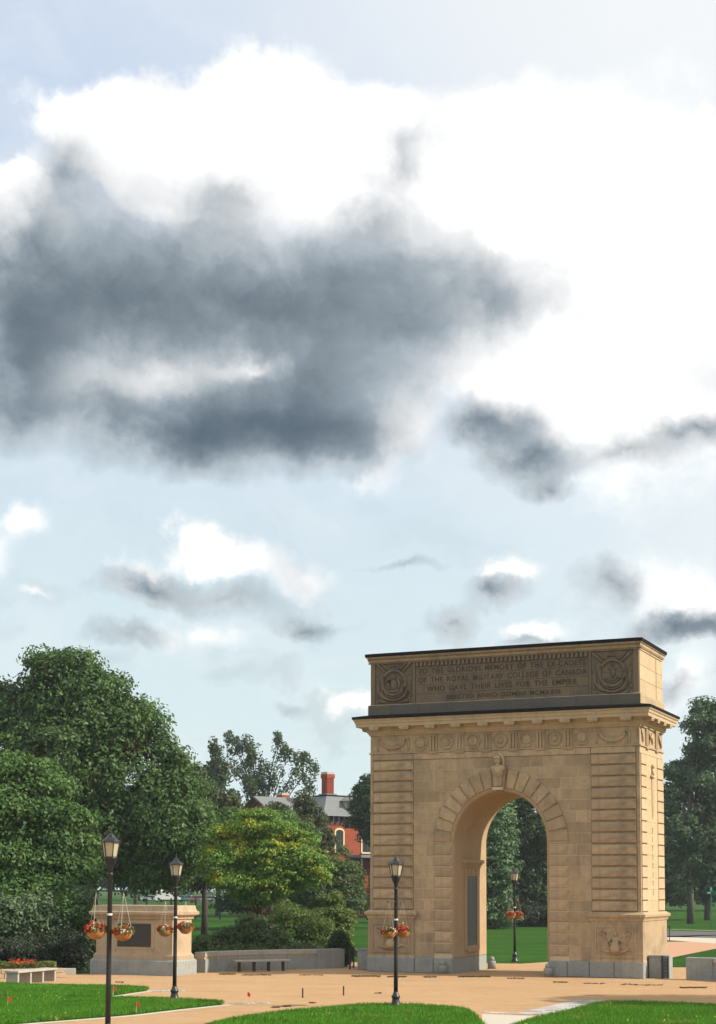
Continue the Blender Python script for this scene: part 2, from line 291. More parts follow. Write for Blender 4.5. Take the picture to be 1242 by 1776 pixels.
# ------------------------------------------------------------------ mesh helpers
class MB:
    def __init__(s): s.v = []; s.f = []
    def add(s, vs, fs):
        o = len(s.v); s.v += [tuple(p) for p in vs]; s.f += [tuple(i + o for i in q) for q in fs]; return s
    def box(s, x0, x1, y0, y1, z0, z1):
        return s.add([(x0,y0,z0),(x1,y0,z0),(x1,y1,z0),(x0,y1,z0),(x0,y0,z1),(x1,y0,z1),(x1,y1,z1),(x0,y1,z1)],
                     [(0,3,2,1),(4,5,6,7),(0,1,5,4),(1,2,6,5),(2,3,7,6),(3,0,4,7)])
    def cham(s, x0, x1, y0, y1, z0, z1, c=.02, ax='y'):   # block whose outer face is chamfered (front = -y, side = +x)
        if ax == 'y':
            return s.add([(x0,y1,z0),(x1,y1,z0),(x1,y1,z1),(x0,y1,z1),(x0,y0+c,z0),(x1,y0+c,z0),(x1,y0+c,z1),(x0,y0+c,z1),
                          (x0+c,y0,z0+c),(x1-c,y0,z0+c),(x1-c,y0,z1-c),(x0+c,y0,z1-c)],
                [(8,9,10,11),(4,5,9,8),(5,6,10,9),(6,7,11,10),(7,4,8,11),(0,1,5,4),(1,2,6,5),(2,3,7,6),(3,0,4,7),(3,2,1,0)])
        return s.add([(x0,y0,z0),(x0,y1,z0),(x0,y1,z1),(x0,y0,z1),(x1-c,y0,z0),(x1-c,y1,z0),(x1-c,y1,z1),(x1-c,y0,z1),
                      (x1,y0+c,z0+c),(x1,y1-c,z0+c),(x1,y1-c,z1-c),(x1,y0+c,z1-c)],
            [(8,9,10,11),(4,5,9,8),(5,6,10,9),(6,7,11,10),(7,4,8,11),(0,1,5,4),(1,2,6,5),(2,3,7,6),(3,0,4,7),(3,2,1,0)])
    def prism(s, pts, y0, y1):                            # outline in x,z pushed from y0 to y1
        n = len(pts)
        return s.add([(p[0], y0, p[1]) for p in pts] + [(p[0], y1, p[1]) for p in pts],
                     [tuple(range(n)), tuple(range(2*n-1, n-1, -1))] + [(i, i+n, (i+1) % n + n, (i+1) % n) for i in range(n)])
    def slab(s, pts, z0, z1):                             # outline in x,y
        n = len(pts)
        return s.add([(p[0], p[1], z0) for p in pts] + [(p[0], p[1], z1) for p in pts],
                     [tuple(range(n-1, -1, -1)), tuple(range(n, 2*n))] + [(i, (i+1) % n, (i+1) % n + n, i+n) for i in range(n)])
    def lathe(s, prof, c=(0, 0, 0), n=12, ph=0.0):
        vs = []; fs = []
        for r, z in prof:
            for k in range(n):
                t = 2*math.pi*k/n + ph; vs.append((c[0] + r*math.cos(t), c[1] + r*math.sin(t), c[2] + z))
        for i in range(len(prof)-1):
            for k in range(n): fs.append((i*n+k, i*n+(k+1) % n, (i+1)*n+(k+1) % n, (i+1)*n+k))
        fs.append(tuple(range(n-1, -1, -1))); fs.append(tuple((len(prof)-1)*n+k for k in range(n)))
        return s.add(vs, fs)
    def tube(s, pts, rad, n=6):
        pts = [Vector(p) for p in pts]; m_ = len(pts)
        rs = rad if isinstance(rad, (list, tuple)) else [rad]*m_
        vs = []; fs = []; ref = Vector((0, 0, 1))
        for i, p in enumerate(pts):
            d = (pts[min(i+1, m_-1)] - pts[max(i-1, 0)]).normalized()
            a_ = d.cross(ref if abs(d.z) < .9 else Vector((1, 0, 0))).normalized(); b_ = d.cross(a_).normalized()
            for k in range(n):
                t = 2*math.pi*k/n; vs.append(p + (a_*math.cos(t) + b_*math.sin(t))*rs[i])
        for i in range(m_-1):
            for k in range(n): fs.append((i*n+k, i*n+(k+1) % n, (i+1)*n+(k+1) % n, (i+1)*n+k))
        fs.append(tuple(range(n-1, -1, -1))); fs.append(tuple((m_-1)*n+k for k in range(n)))
        return s.add(vs, fs)
    def ball(s, c, r, n=10, m_=6):
        rx, ry, rz = r if isinstance(r, (tuple, list)) else (r, r, r); vs = [(c[0], c[1], c[2]-rz)]
        for i in range(1, m_):
            a_ = math.pi*i/m_ - math.pi/2
            for k in range(n):
                t = 2*math.pi*k/n; vs.append((c[0]+rx*math.cos(a_)*math.cos(t), c[1]+ry*math.cos(a_)*math.sin(t), c[2]+rz*math.sin(a_)))
        vs.append((c[0], c[1], c[2]+rz)); L = len(vs)-1; fs = []
        for k in range(n): fs.append((0, 1+(k+1) % n, 1+k)); fs.append((L, L-n+k, L-n+(k+1) % n))
        for i in range(m_-2):
            for k in range(n): fs.append((1+i*n+k, 1+i*n+(k+1) % n, 1+(i+1)*n+(k+1) % n, 1+(i+1)*n+k))
        return s.add(vs, fs)
    def arc(s, c, r, a0, a1, rad, n=24, y=0.0, k=6, rz=None):   # tube along an arc in the x,z plane
        return s.tube([(c[0] + r*math.cos(R_(a0+(a1-a0)*i/n)), y, c[1] + (rz or r)*math.sin(R_(a0+(a1-a0)*i/n))) for i in range(n+1)], rad, k)
    def ringprof(s, prof, x0, x1, y0, y1, close=True):    # moulding profile (out, z) swept round a rectangle
        vs = []; n = len(prof)
        for o, z in prof: vs += [(x0-o, y0-o, z), (x1+o, y0-o, z), (x1+o, y1+o, z), (x0-o, y1+o, z)]
        fs = [(i*4+k, i*4+(k+1) % 4, (i+1)*4+(k+1) % 4, (i+1)*4+k) for i in range(n-1) for k in range(4)]
        if close: fs += [(3, 2, 1, 0), ((n-1)*4, (n-1)*4+1, (n-1)*4+2, (n-1)*4+3)]
        return s.add(vs, fs)
    def mesh(s, name):
        me = bpy.data.meshes.new(name); me.from_pydata(s.v, [], s.f); me.update(); return me
    def build(s, name, mat, parent=None, smooth=False, loc=None):
        me = s.mesh(name); me.materials.append(mat)
        if smooth: me.polygons.foreach_set('use_smooth', [True]*len(me.polygons))
        return put(name, me, parent, loc)
def put(name, me, parent=None, loc=None):
    o = bpy.data.objects.new(name, me); COL.objects.link(o)
    if parent is not None: o.parent = parent
    if loc is not None: o.location = loc
    return o
def tag(o, label, cat=None, group=None, kind=None):
    o['label'] = label
    if cat: o['category'] = cat
    if group: o['group'] = group
    if kind: o['kind'] = kind
    return o
def thing(name, label, cat, loc=(0, 0, 0), rz=0., group=None):
    o = bpy.data.objects.new(name, None); COL.objects.link(o); o.location = loc; o.rotation_euler = (0, 0, rz)
    o.empty_display_size = .3
    return tag(o, label, cat, group)
def struct(name, mb, mat, label=None):
    o = mb.build(name, mat); o['kind'] = 'structure'
    if label: o['label'] = label
    return o
def copy_tree(o, parent=None):
    c = o.copy(); COL.objects.link(c)
    if parent is not None: c.parent = parent
    for ch in list(o.children): copy_tree(ch, c)
    return c
def poly_sheet(pts, z, thick=0.0):
    mb = MB(); mb.slab(pts, z - thick, z) if thick else mb.add([(p[0], p[1], z) for p in pts], [tuple(range(len(pts)))]); return mb
def gp(lst): return [G(*p) for p in lst]
def smooth_poly(pts, it=2):
    for _ in range(it):
        q = []
        for i in range(len(pts)):
            a_, b_ = pts[i], pts[(i+1) % len(pts)]
            q.append((a_[0]*.8+b_[0]*.2, a_[1]*.8+b_[1]*.2)); q.append((a_[0]*.2+b_[0]*.8, a_[1]*.2+b_[1]*.8))
        pts = q
    return pts

# ------------------------------------------------------------------ ground
struct('ground', MB().add([(-600,-200,0),(600,-200,0),(600,900,0),(-600,900,0)], [(0,1,2,3)]), MLAWN, 'wide green lawn around the arch')
plaza_px = [(-500,1712),(-260,1705),(-60,1696),(86,1692),(156,1689),(300,1687),(340,1684),(592,1677),(592,1670),(616,1669),(790,1670),(843,1671),(905,1671.6),
            (950,1668.6),(1100,1676),(1158,1678),(1192,1678),(1300,1683),(1700,1700),(2400,1900)]
plaza = poly_sheet(gp(plaza_px) + [(13, 14), (-16, 14)], .006).build('gravel_plaza', MSAND); plaza['kind'] = 'structure'
plaza['label'] = 'sandy orange gravel plaza in front of and under the arch'
# lawn islands in the foreground
ISL = {
 'a': [(-420,1700),(-150,1706),(0,1708),(64,1711.5),(200,1713),(269,1717),(193,1727.6),(150,1734),(241,1734),(328.5,1737),(399,1742),(322,1750),(225,1761.4),(64,1774),(-150,1792),(-420,1810)],
 'b': [(388,1774),(430,1766),(500,1757),(573,1751),(631,1745.5),(689,1745),(766.5,1748.8),(805,1752.6),(822,1763),(833,1776),(850,1800),(880,1860),(200,1860),(300,1800)],
 'c': [(913,1775),(950,1765),(985.6,1757),(1047,1740.8),(1131,1741.4),(1242,1747),(1400,1755),(1500,1800),(1600,1900),(700,1900),(870,1790)]}
ISL_LAB = {'a': 'lawn island at the left edge of the plaza', 'b': 'rounded lawn island at the foot of the middle lamp', 'c': 'lawn island at the right front of the plaza'}
isl_pts = {}
for k, l in ISL.items():
    pts = smooth_poly(gp(l), 1); isl_pts[k] = pts
    o = struct('lawn', poly_sheet(pts, .045, .05), MLAWN, ISL_LAB[k])
def inside(P, poly):
    x, y = P[:, 0], P[:, 1]; res = np.zeros(len(P), bool); n = len(poly)
    for i in range(n):
        x0, y0 = poly[i]; x1, y1 = poly[(i+1) % n]
        c_ = ((y0 > y) != (y1 > y)); 
        if abs(y1-y0) > 1e-9: c_ &= x < (x1-x0)*(y-y0)/(y1-y0)+x0; res ^= c_
    return res
def tri_mesh(name, verts, nper, v, mat, parent=None, loc=None):
    n = len(verts)//nper; me = bpy.data.meshes.new(name)
    me.vertices.add(len(verts)); me.vertices.foreach_set('co', verts.astype(np.float32).ravel())
    me.loops.add(n*nper); me.loops.foreach_set('vertex_index', np.arange(n*nper, dtype=np.int32))
    me.polygons.add(n); me.polygons.foreach_set('loop_start', np.arange(0, n*nper, nper, dtype=np.int32))
    me.polygons.foreach_set('loop_total', np.full(n, nper, dtype=np.int32))
    me.update(calc_edges=True)
    at_ = me.attributes.new('v', 'FLOAT', 'FACE'); at_.data.foreach_set('value', v.astype(np.float32))
    me.materials.append(mat); return put(name, me, parent, loc)
def grass(poly, n, label, hmin=.05, hmax=.11, z0=.045, edge=True):
    A = np.array(poly); lo, hi = A.min(0), A.max(0); lo = np.maximum(lo, [-16, 30]); hi = np.minimum(hi, [18, 70])
    P = rng.random((n*3, 2))*(hi-lo)+lo; P = P[inside(P, poly)]
    k = P[:, 1]*.245+1.0; P = P[np.abs(P[:, 0]) < k][:n]
    if edge:                                     # shaggy rim
        E = []
        for i in range(len(poly)):
            a_, b_ = np.array(poly[i]), np.array(poly[(i+1) % len(poly)]); L = np.linalg.norm(b_-a_)
            if min(a_[1], b_[1]) < 30 or abs(a_[0]) > 16: continue
            t = rng.random((int(L*60), 1)); E.append(a_+(b_-a_)*t+rng.normal(0, .035, (len(t), 2)))
        if E: P = np.vstack([P]+E)
    m_ = len(P); h = rng.uniform(hmin, hmax, m_); th = rng.random(m_)*6.28; w = rng.uniform(.010, .02, m_)
    dx, dy = np.cos(th)*w, np.sin(th)*w; ln = rng.normal(0, .03, (m_, 2))
    V_ = np.zeros((m_, 3, 3)); V_[:, 0] = np.c_[P[:, 0]-dx, P[:, 1]-dy, np.full(m_, z0)]; V_[:, 1] = np.c_[P[:, 0]+dx, P[:, 1]+dy, np.full(m_, z0)]
    V_[:, 2] = np.c_[P+ln, z0+h]
    o = tri_mesh('grass', V_.reshape(-1, 3), 3, rng.random(m_), LF_GRASS); tag(o, label, 'grass', kind='stuff')
grass(isl_pts['a'], 90000, 'short grass blades covering the left lawn island')
grass(isl_pts['b'], 55000, 'short grass blades covering the middle lawn island')
grass(isl_pts['c'], 60000, 'short grass blades covering the right lawn island')
def dots(poly, n, label, seed):
    r = np.random.default_rng(seed); A = np.array(poly); lo, hi = np.maximum(A.min(0), [-14, 33]), np.minimum(A.max(0), [14, 60])
    P = r.random((n*4, 2))*(hi-lo)+lo; P = P[inside(P, poly)][:n]
    P = P[np.sin(P[:, 0]*1.3+seed)+np.cos(P[:, 1]*.9+seed)+r.normal(0, .6, len(P)) > .5]
    return np.c_[P, .13+.03*r.random(len(P))]
PENDING = [(isl_pts['a'], 500, 'small yellow weed flowers in the left lawn', 1), (isl_pts['b'], 260, 'small yellow weed flowers in the middle lawn', 2), (isl_pts['c'], 420, 'small yellow weed flowers in the right lawn', 3)]
# thin concrete kerbs of the paths and slabs of paving laid in strips
def strip(pts, w, z, name, mat, label):
    mb = MB(); P = [Vector((*p, 0)) for p in pts]
    L_ = []; Rr = []
    for i, p in enumerate(P):
        d = (P[min(i+1, len(P)-1)]-P[max(i-1, 0)]).normalized(); n_ = Vector((-d.y, d.x, 0)); L_.append(p+n_*w/2); Rr.append(p-n_*w/2)
    for i in range(len(P)-1):
        q = [L_[i], Rr[i], Rr[i+1], L_[i+1]]; mb.add([(a_.x, a_.y, z) for a_ in q], [(0,1,2,3)])
    return struct(name, mb, mat, label)
strip(gp([(150,1735.5),(200,1729),(269,1718.2)]), .26, .012, 'path_edging', MKERB, 'pale concrete edging at the upper left lawn tip')
strip(gp([(-150,1794),(64,1775.5),(225,1763),(322,1751.5),(402,1743)]), .30, .012, 'path_edging', MKERB, 'pale concrete edging under the left lawn island')
strip(gp([(1040,1738.6),(1131,1739.6),(1242,1745),(1400,1753)]), .16, .012, 'path_edging', MKERB, 'thin pale edging behind the right lawn island')
def pavers(c0, c1, w, nlong, nrow):
    a_, b_ = Vector((*c0, 0)), Vector((*c1, 0)); d = (b_-a_); L = d.length; d.normalize(); n_ = Vector((-d.y, d.x, 0)); ang = math.atan2(d.y, d.x)
    step = L/nlong; rw = w/nrow
    me = MB().cham(-step/2+.022, step/2-.022, -rw/2+.022, rw/2-.022, 0, .03, .0).mesh('paving_stone'); me.materials.append(MPAV)
    for i in range(nlong):
        for j in range(nrow):
            p = a_+d*(step*(i+.5+(.25 if j % 2 else 0)))+n_*(rw*(j+.5)-w/2)
            o = put('paving_stone', me, plaza, (p.x, p.y, -.012+random.uniform(-.002, .004))); o.rotation_euler = (random.uniform(-.01, .01), 0, ang)
pavers(G(927,1761), G(1034,1736.5), 1.25, 13, 3)
pavers(G(838,1756), G(926,1760), .42, 9, 1)
pavers(G(262,1719.5), G(322,1719), .75, 7, 2)
pavers(G(400,1741.5), G(470,1740), .5, 8, 1)
struct('concrete_path', poly_sheet(gp([(836,1759),(925,1763),(900,1778),(860,1800),(840,1800),(835,1776)]), .010), MKERB, 'pale concrete path between the middle and right lawn islands')
# ways behind the arch, to the right
struct('brick_path', poly_sheet(gp([(1090,1668),(1158,1662.5),(1200,1654),(1242,1645.5),(1400,1613),(1700,1600),(1700,1590),(1242,1633.5),(1160,1633.5),(1080,1633.5)]), .012), MPATH, 'reddish path crossing behind the right pier')
def curve_band(l, w, z, name, mat, label): return strip(l, w, z, name, mat, label)
rc = [G(1700,1634), G(1400,1626), G(1242,1621.5), G(1170,1618.5), (18.5,113.5), (15.5,113)]
strip(rc, 14.5, .010, 'road', MROAD, 'grey asphalt road behind the arch')
for off, lab in ((6.9, 'near'), (-7.9, 'far')): pass
strip(gp([(1700,1655),(1400,1641),(1242,1630.6),(1166,1628.2),(1080,1628.4)]), 6.6, .014, 'pavement', MKERB, 'pale concrete pavement along the near side of the road')
strip(gp([(1700,1624),(1400,1618.6),(1242,1615.4),(1166,1613.0),(1100,1612.8)]), .55, .05, 'kerb', MKERB, 'pale kerb line along the far side of the road')

# ------------------------------------------------------------------ memorial arch
AL = Vector((.5117, 63.3649, 0)); AW, AD = 11.10, 3.78
arch = thing('memorial_arch', 'tall tan limestone memorial arch with carved inscription and dark lead cap', 'arch', AL, YAW)
def L2W(x, y, z=0): p = AL + EX*x + EY*y; return (p.x, p.y, z)
CX, CZ, RA, RB, OA, OB = 5.53, 5.14, 1.95, 2.04, 2.76, 2.87
def ell(a_, b_, t): return (CX + a_*math.cos(t), CZ + b_*math.sin(t))
XJ0, XJ1 = CX-RA, CX+RA
NS = 40
outline = [(0,.0),(XJ0,.0)] + [ell(RA, RB, math.pi*(1-i/NS)) for i in range(NS+1)] + [(XJ1,.0),(AW,.0),(AW,9.6),(0,9.6)]
def arch_solid(y0, y1, x0=0, x1=AW, z1=9.6):
    mb = MB(); arc_ = [ell(RA, RB, math.pi*(1-i/NS)) for i in range(NS+1)]
    # jamb legs, then spandrel strips above the curve, so that every face stays convex
    for a_, b_ in ((x0, XJ0), (XJ1, x1)): mb.box(a_, b_, y0, y1, 0, CZ)
    mb.box(x0, XJ0, y0, y1, CZ, z1); mb.box(XJ1, x1, y0, y1, CZ, z1)
    for i in range(NS):
        (ax, az), (bx, bz) = arc_[i], arc_[i+1]
        mb.add([(ax,y0,az),(bx,y0,bz),(bx,y0,z1),(ax,y0,z1),(ax,y1,az),(bx,y1,bz),(bx,y1,z1),(ax,y1,z1)], [(0,1,2,3),(5,4,7,6),(1,0,4,5),(3,2,6,7)])
    return mb
wall = arch_solid(.045, AD-.045, .045, AW-.045); wall.build('wall', MS, arch)
arch_solid(.010, .05, 1.885, 9.195, 8.48).build('mortar_bed', MSM, arch)
# vault and jamb lining
lin = MB(); pts = [(XJ0, .62)] + [ell(RA-.012, RB-.012, math.pi*(1-i/NS)) for i in range(NS+1)] + [(XJ1, .62)]
pts[0] = (XJ0+.012, .62); pts[-1] = (XJ1-.012, .62)
for i in range(len(pts)-1):
    (ax, az), (bx, bz) = pts[i], pts[i+1]
    lin.add([(ax,.0,az),(ax,AD,az),(bx,AD,bz),(bx,.0,bz)], [(0,1,2,3)])
o = lin.build('vault', MSOF, arch); md = o.modifiers.new('solid', 'SOLIDIFY'); md.thickness = .03; md.offset = 1
# archivolt arris band at front edge
av = MB(); a0 = [ell(RA, RB, math.pi*(1-i/NS)) for i in range(NS+1)]; a1 = [ell(RA+.085, RB+.085, math.pi*(1-i/NS)) for i in range(NS+1)]
for y0, y1 in ((-.012, .06), (AD-.06, AD+.012)):
    for i in range(NS):
        av.add([(*a0[i][:1], y0, a0[i][1]),(a0[i+1][0],y0,a0[i+1][1]),(a1[i+1][0],y0,a1[i+1][1]),(a1[i][0],y0,a1[i][1]),
                (a0[i][0],y1,a0[i][1]),(a0[i+1][0],y1,a0[i+1][1]),(a1[i+1][0],y1,a1[i+1][1]),(a1[i][0],y1,a1[i][1])],
               [(0,1,2,3),(5,4,7,6),(1,0,4,5),(3,2,6,7)])
    av.build('archivolt', MSOF, arch); av = MB()
C0 = 8.48; CH = .4293
zs = [C0-CH*k for k in range(15)]                    # course lines 8.48 .. 2.47
def shared(name, mb, mat): me = mb.mesh(name); me.materials.append(mat); return me
def pillow(x1, dep, h_, seed):                        # rock-faced block: chamfered rim, uneven face
    r = random.Random(seed); c = .03; nx, nz = 7, 3; mb = MB(); vs = []; fs = []
    for j in range(nz+1):
        for i in range(nx+1):
            e_ = i in (0, nx) or j in (0, nz)
            vs.append((c+(x1-2*c)*i/nx, (0.008 if e_ else -r.uniform(.002, .022)), c+(h_-2*c)*j/nz))
    for j in range(nz):
        for i in range(nx): a_ = j*(nx+1)+i; fs.append((a_, a_+1, a_+nx+2, a_+nx+1))
    mb.add(vs, fs)
    A = [(0,c+.01,0),(x1,c+.01,0),(x1,c+.01,h_),(0,c+.01,h_)]; B = [(c,.008,c),(x1-c,.008,c),(x1-c,.008,h_-c),(c,.008,h_-c)]; D = [(p[0], dep, p[2]) for p in A]
    return mb.add(A+B+D, [(0,1,5,4),(1,2,6,5),(2,3,7,6),(3,0,4,7),(1,0,8,9),(2,1,9,10),(3,2,10,11),(0,3,11,8)])
for x0, x1 in ((.14, 1.87), (9.21, 10.94)):          # rusticated pier courses, front
    mes = [shared('pier_stone', pillow(x1-x0, .14, CH-.062, q), MS) for q in range(5)]
    for k in range(14): put('pier_stone', mes[k % 5], arch, (x0, -.055, zs[k+1]+.035))
    MB().cham(x0, x1, -.035, .09, C0+.02, 8.74, .012).build('pier_stone', MS, arch)
for x0, x1 in ((0, .125), (AW-.125, AW)):            # corner strips
    for z0 in np.arange(2.46, 9.4, CH*2): MB().box(x0, x1, -.0, .10, z0, min(z0+CH*2-.008, 9.48)).build('corner_stone', MS, arch)
for x0, x1 in ((2.80, XJ0-.045), (XJ1+.045, 8.27)):    # blocks beside the opening
    mes = [shared('jamb_stone', pillow(x1-x0, .14, CH-.062, q+9), MS) for q in range(4)]
    z = .76; kk = 0
    while z < 4.9: put('jamb_stone', mes[kk % 4], arch, (x0, -.055, z+.035)); z += CH; kk += 1
    MB().cham(x0, x1, -.05, .085, z+.035, CZ+.03, .02).build('jamb_stone', MS, arch)
for x0, x1 in ((XJ0-.043, XJ0+.0), (XJ1+.0, XJ1+.043)): MB().box(x0, x1, -.004, .1, .62, CZ).build('jamb_edge', MSOF, arch)
# voussoirs
NV = 17; kw = .105
angs = [math.pi/2-.118-(math.pi/2-.118-.0)*i/8 for i in range(9)]
def vous(t0, t1):
    g_ = .013
    q = []
    for aa, bb, tt in ((RA+.09, RB+.09, t0-g_), (OA, OB, t0-g_*.8), (OA, OB, t1+g_*.8), (RA+.09, RB+.09, t1+g_)):
        q.append(ell(aa, bb, tt))
    c_ = (sum(p[0] for p in q)/4, sum(p[1] for p in q)/4); s_ = .92
    f_ = [(c_[0]+(p[0]-c_[0])*s_, c_[1]+(p[1]-c_[1])*s_) for p in q]
    mb = MB(); mb.add([(p[0], -.075, p[1]) for p in f_]+[(p[0], -.045, p[1]) for p in q]+[(p[0], .08, p[1]) for p in q],
        [(0,1,2,3)]+[(i+4,(i+1) % 4+4,(i+1) % 4,i) for i in range(4)]+[(i+8,(i+1) % 4+8,(i+1) % 4+4,i+4) for i in range(4)])
    mb.build('voussoir', MS, arch)
for i in range(8):
    vous(angs[i], angs[i+1]); vous(math.pi-angs[i+1], math.pi-angs[i])
# plain ashlar field
def field_row(x0, x1, z0, z1):
    x = x0
    while x < x1-.02:
        w_ = random.uniform(.5, 1.15); nx = x+w_
        if x1-nx < .35: nx = x1
        d_ = random.uniform(-.007, .002)
        MB().cham(x+.011, nx-.011, d_, .07, z0+.011, z1-.011, .004).build('wall_stone', MS, arch); x = nx
k = 0; z = C0
while z > .62:
    z1 = z; z0 = max(z-CH, .60)
    if z0-.60 < .2: z0 = .60
    if z0 > 5.0:
        zt = (z1-CZ)/OB; xo = OA*math.sqrt(max(0, 1-min(1, abs(zt))**2)) if z1 < CZ+OB else 0
        if xo < .25: field_row(1.88, 9.20, z0, z1)
        else: xo = max(0, xo-.04); field_row(1.88, CX-xo, z0, z1); field_row(CX+xo, 9.20, z0, z1)
    else:
        for a_, b_ in ((1.88, 2.79), (8.28, 9.20)):
            if random.random() < .75:
                mx = a_+(b_-a_)*random.uniform(.35, .65); field_row(a_, mx, z0, z1); field_row(mx, b_, z0, z1)
            else: field_row(a_, b_, z0, z1)
    z = z0
# architrave band over the field, taenia, frieze
MB().box(1.89, 9.19, -.03, .1, C0+.015, 8.735).build('architrave', MS, arch)
t_ = MB(); t_.ringprof([(-.1,8.75),(.05,8.75),(.05,8.80),(-.1,8.80)], 0, AW, 0, AD); t_.build('taenia', MS, arch)
fz = MB(); fz.box(.01, AW-.01, .01, AD-.01, 8.80, 9.50); fz.build('frieze', MS, arch)
me = shared('triglyph', MB().box(0,.09,0,.07,0,.58).box(.13,.22,0,.07,0,.58).box(.26,.35,0,.07,0,.58).box(-.02,.37,-.01,.07,.585,.66), MS)
me2 = shared('guttae', MB().box(-.02,.37,-.02,.05,.035,.07).box(0,.05,-.015,.05,0,.033).box(.08,.13,-.015,.05,0,.033).box(.15,.20,-.015,.05,0,.033).box(.23,.28,-.015,.05,0,.033).box(.30,.35,-.015,.05,0,.033), MS)
for x in (2.75, 3.87, 5.00, 6.10, 7.21, 8.32):
    put('triglyph', me, arch, (x-.175, -.045, 8.82)); put('guttae', me2, arch, (x-.175, -.05, 8.675))
for y in (.95, 2.50):
    for mm, zz in ((me, 8.82), (me2, 8.675)):
        o = put('triglyph' if mm is me else 'guttae', mm, arch, (AW+.045, y, zz)); o.rotation_euler = (0, 0, R_(90))
def ringmed(x, kind):
    mb = MB(); mb.arc((x, 9.14), .27, 0, 360, .035, 24, -.0, 6)
    if kind: mb.lathe([(.18, 0), (.17, .04), (.05, .05)], (0, 0, 0), 16)
    else: mb.lathe([(.15, 0), (.12, .06), (.02, .08)], (0, 0, 0), 8)
    n0 = len(mb.v)-(48 if kind else 24)
    for i in range(n0, len(mb.v)):
        vx, vy, vz = mb.v[i]; mb.v[i] = (x+vx, -vz, 9.14+vy)
    mb.build('medallion', MS, arch)
for i, x in enumerate((2.2, 3.31, 4.44, 5.56, 6.65, 7.77, 8.87)): ringmed(x, i % 2 == 0)
def swag(x0, x1, name='swag'):
    mb = MB(); c_ = (x0+x1)/2; r = (x1-x0)/2
    mb.tube([(c_+r*math.cos(R_(180+180*i/16)), -.01-.02*math.sin(math.pi*i/16), 9.36+.38*math.sin(R_(180+180*i/16))) for i in range(17)], [.03+.045*math.sin(math.pi*i/16) for i in range(17)], 8)
    for x in (x0-.12, x1+.12): mb.tube([(x,-.0,9.38),(x,-.02,9.2),(x+.01,-.01,8.98),(x,-.02,8.9)], [.03,.045,.03,.05], 6)
    for x in (c_-.22, c_+.1): mb.ball((x, -.02, 8.93), (.05,.04,.045), 6, 4)
    mb.build(name, MS, arch, True)
swag(.45, 1.55); swag(9.55, 10.6)
# frieze carvings of the lit end
mb = MB()
for y in (1.72,): mb.tube([(AW+.02,y-.3,9.35),(AW+.05,y-.1,9.15),(AW+.04,y+.1,9.2),(AW+.02,y+.3,8.95)], [.03,.06,.05,.02], 6).tube([(AW+.02,y+.3,9.4),(AW+.04,y,9.2),(AW+.02,y-.3,8.92)], .035, 6)
mb.tube([(AW+.01,3.0,9.42),(AW+.04,3.15,9.2),(AW+.03,3.3,9.1),(AW+.03,3.4,8.93)], .04, 6).tube([(AW+.01,.3,9.4),(AW+.04,.38,9.15),(AW+.01,.45,8.93)], .04, 6)
mb.build('frieze_carving', MS, arch, True)['kind'] = 'stuff'
# cornice with mutules
cn = MB(); cn.ringprof([(.0,9.50),(.05,9.50),(.05,9.56),(.09,9.58),(.12,9.66),(.13,9.78),(.15,9.83),(.46,9.83),(.46,9.96),(.49,9.97),(.50,10.05),(.55,10.10),(.55,10.15)], 0, AW, 0, AD); cn.build('cornice', MCOR, arch)
ld = MB(); ld.ringprof([(.50,10.153),(.585,10.153),(.585,10.245),(.02,10.36)], 0, AW, 0, AD); ld.build('lead_flashing', MLEAD, arch)
me = shared('mutule', MB().box(-.21,.21,-.45,0,.03,.114).box(-.18,.18,-.43,-.02,-.02,.028), MCOR)
for i, x in enumerate((.33, 1.62, 2.74, 3.84, 4.97, 6.07, 7.2, 8.3, 9.39, 10.68)): put('mutule', me, arch, (x, -.0, 9.715))
for y in (.35, 1.35, 2.40, 3.42):
    o = put('mutule', me, arch, (AW+.0, y, 9.735)); o.rotation_euler = (0, 0, R_(90))
    o = put('mutule', me, arch, (0, y, 9.735)); o.rotation_euler = (0, 0, R_(-90))
# attic
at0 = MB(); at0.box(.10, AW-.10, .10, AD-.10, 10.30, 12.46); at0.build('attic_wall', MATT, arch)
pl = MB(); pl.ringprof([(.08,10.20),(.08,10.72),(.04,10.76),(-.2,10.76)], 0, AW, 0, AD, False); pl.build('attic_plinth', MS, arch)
x = -.07                                              # front stones of the attic plinth
while x < AW+.07:
    nx = min(x+random.uniform(1.0, 1.5), AW+.075)
    if AW+.07-nx < .6: nx = AW+.075
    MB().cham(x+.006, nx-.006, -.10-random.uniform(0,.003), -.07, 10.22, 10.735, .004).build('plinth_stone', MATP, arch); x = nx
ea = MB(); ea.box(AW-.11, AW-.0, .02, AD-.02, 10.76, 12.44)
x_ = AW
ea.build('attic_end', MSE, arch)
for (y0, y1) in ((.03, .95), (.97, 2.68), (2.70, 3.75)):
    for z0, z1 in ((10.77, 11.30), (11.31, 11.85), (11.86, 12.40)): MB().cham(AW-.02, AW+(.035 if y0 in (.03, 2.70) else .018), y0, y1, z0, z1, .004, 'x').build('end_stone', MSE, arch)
for x0, x1 in ((.0, .19), (1.86, 1.95), (9.15, 9.24), (10.90, AW-.005)):
    MB().box(x0, x1, .0, .12, 10.76, 12.44).build('attic_pilaster', MATT, arch)
rows = [(10.77, 11.13), (11.14, 11.50), (11.51, 11.87), (11.88, 12.22)]
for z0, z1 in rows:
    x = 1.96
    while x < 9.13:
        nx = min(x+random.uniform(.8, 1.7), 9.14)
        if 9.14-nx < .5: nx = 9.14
        MB().cham(x+.006, nx-.006, .035+random.uniform(-.004,.004), .11, z0, z1, .004).build('inscription_stone', MATT, arch); x = nx
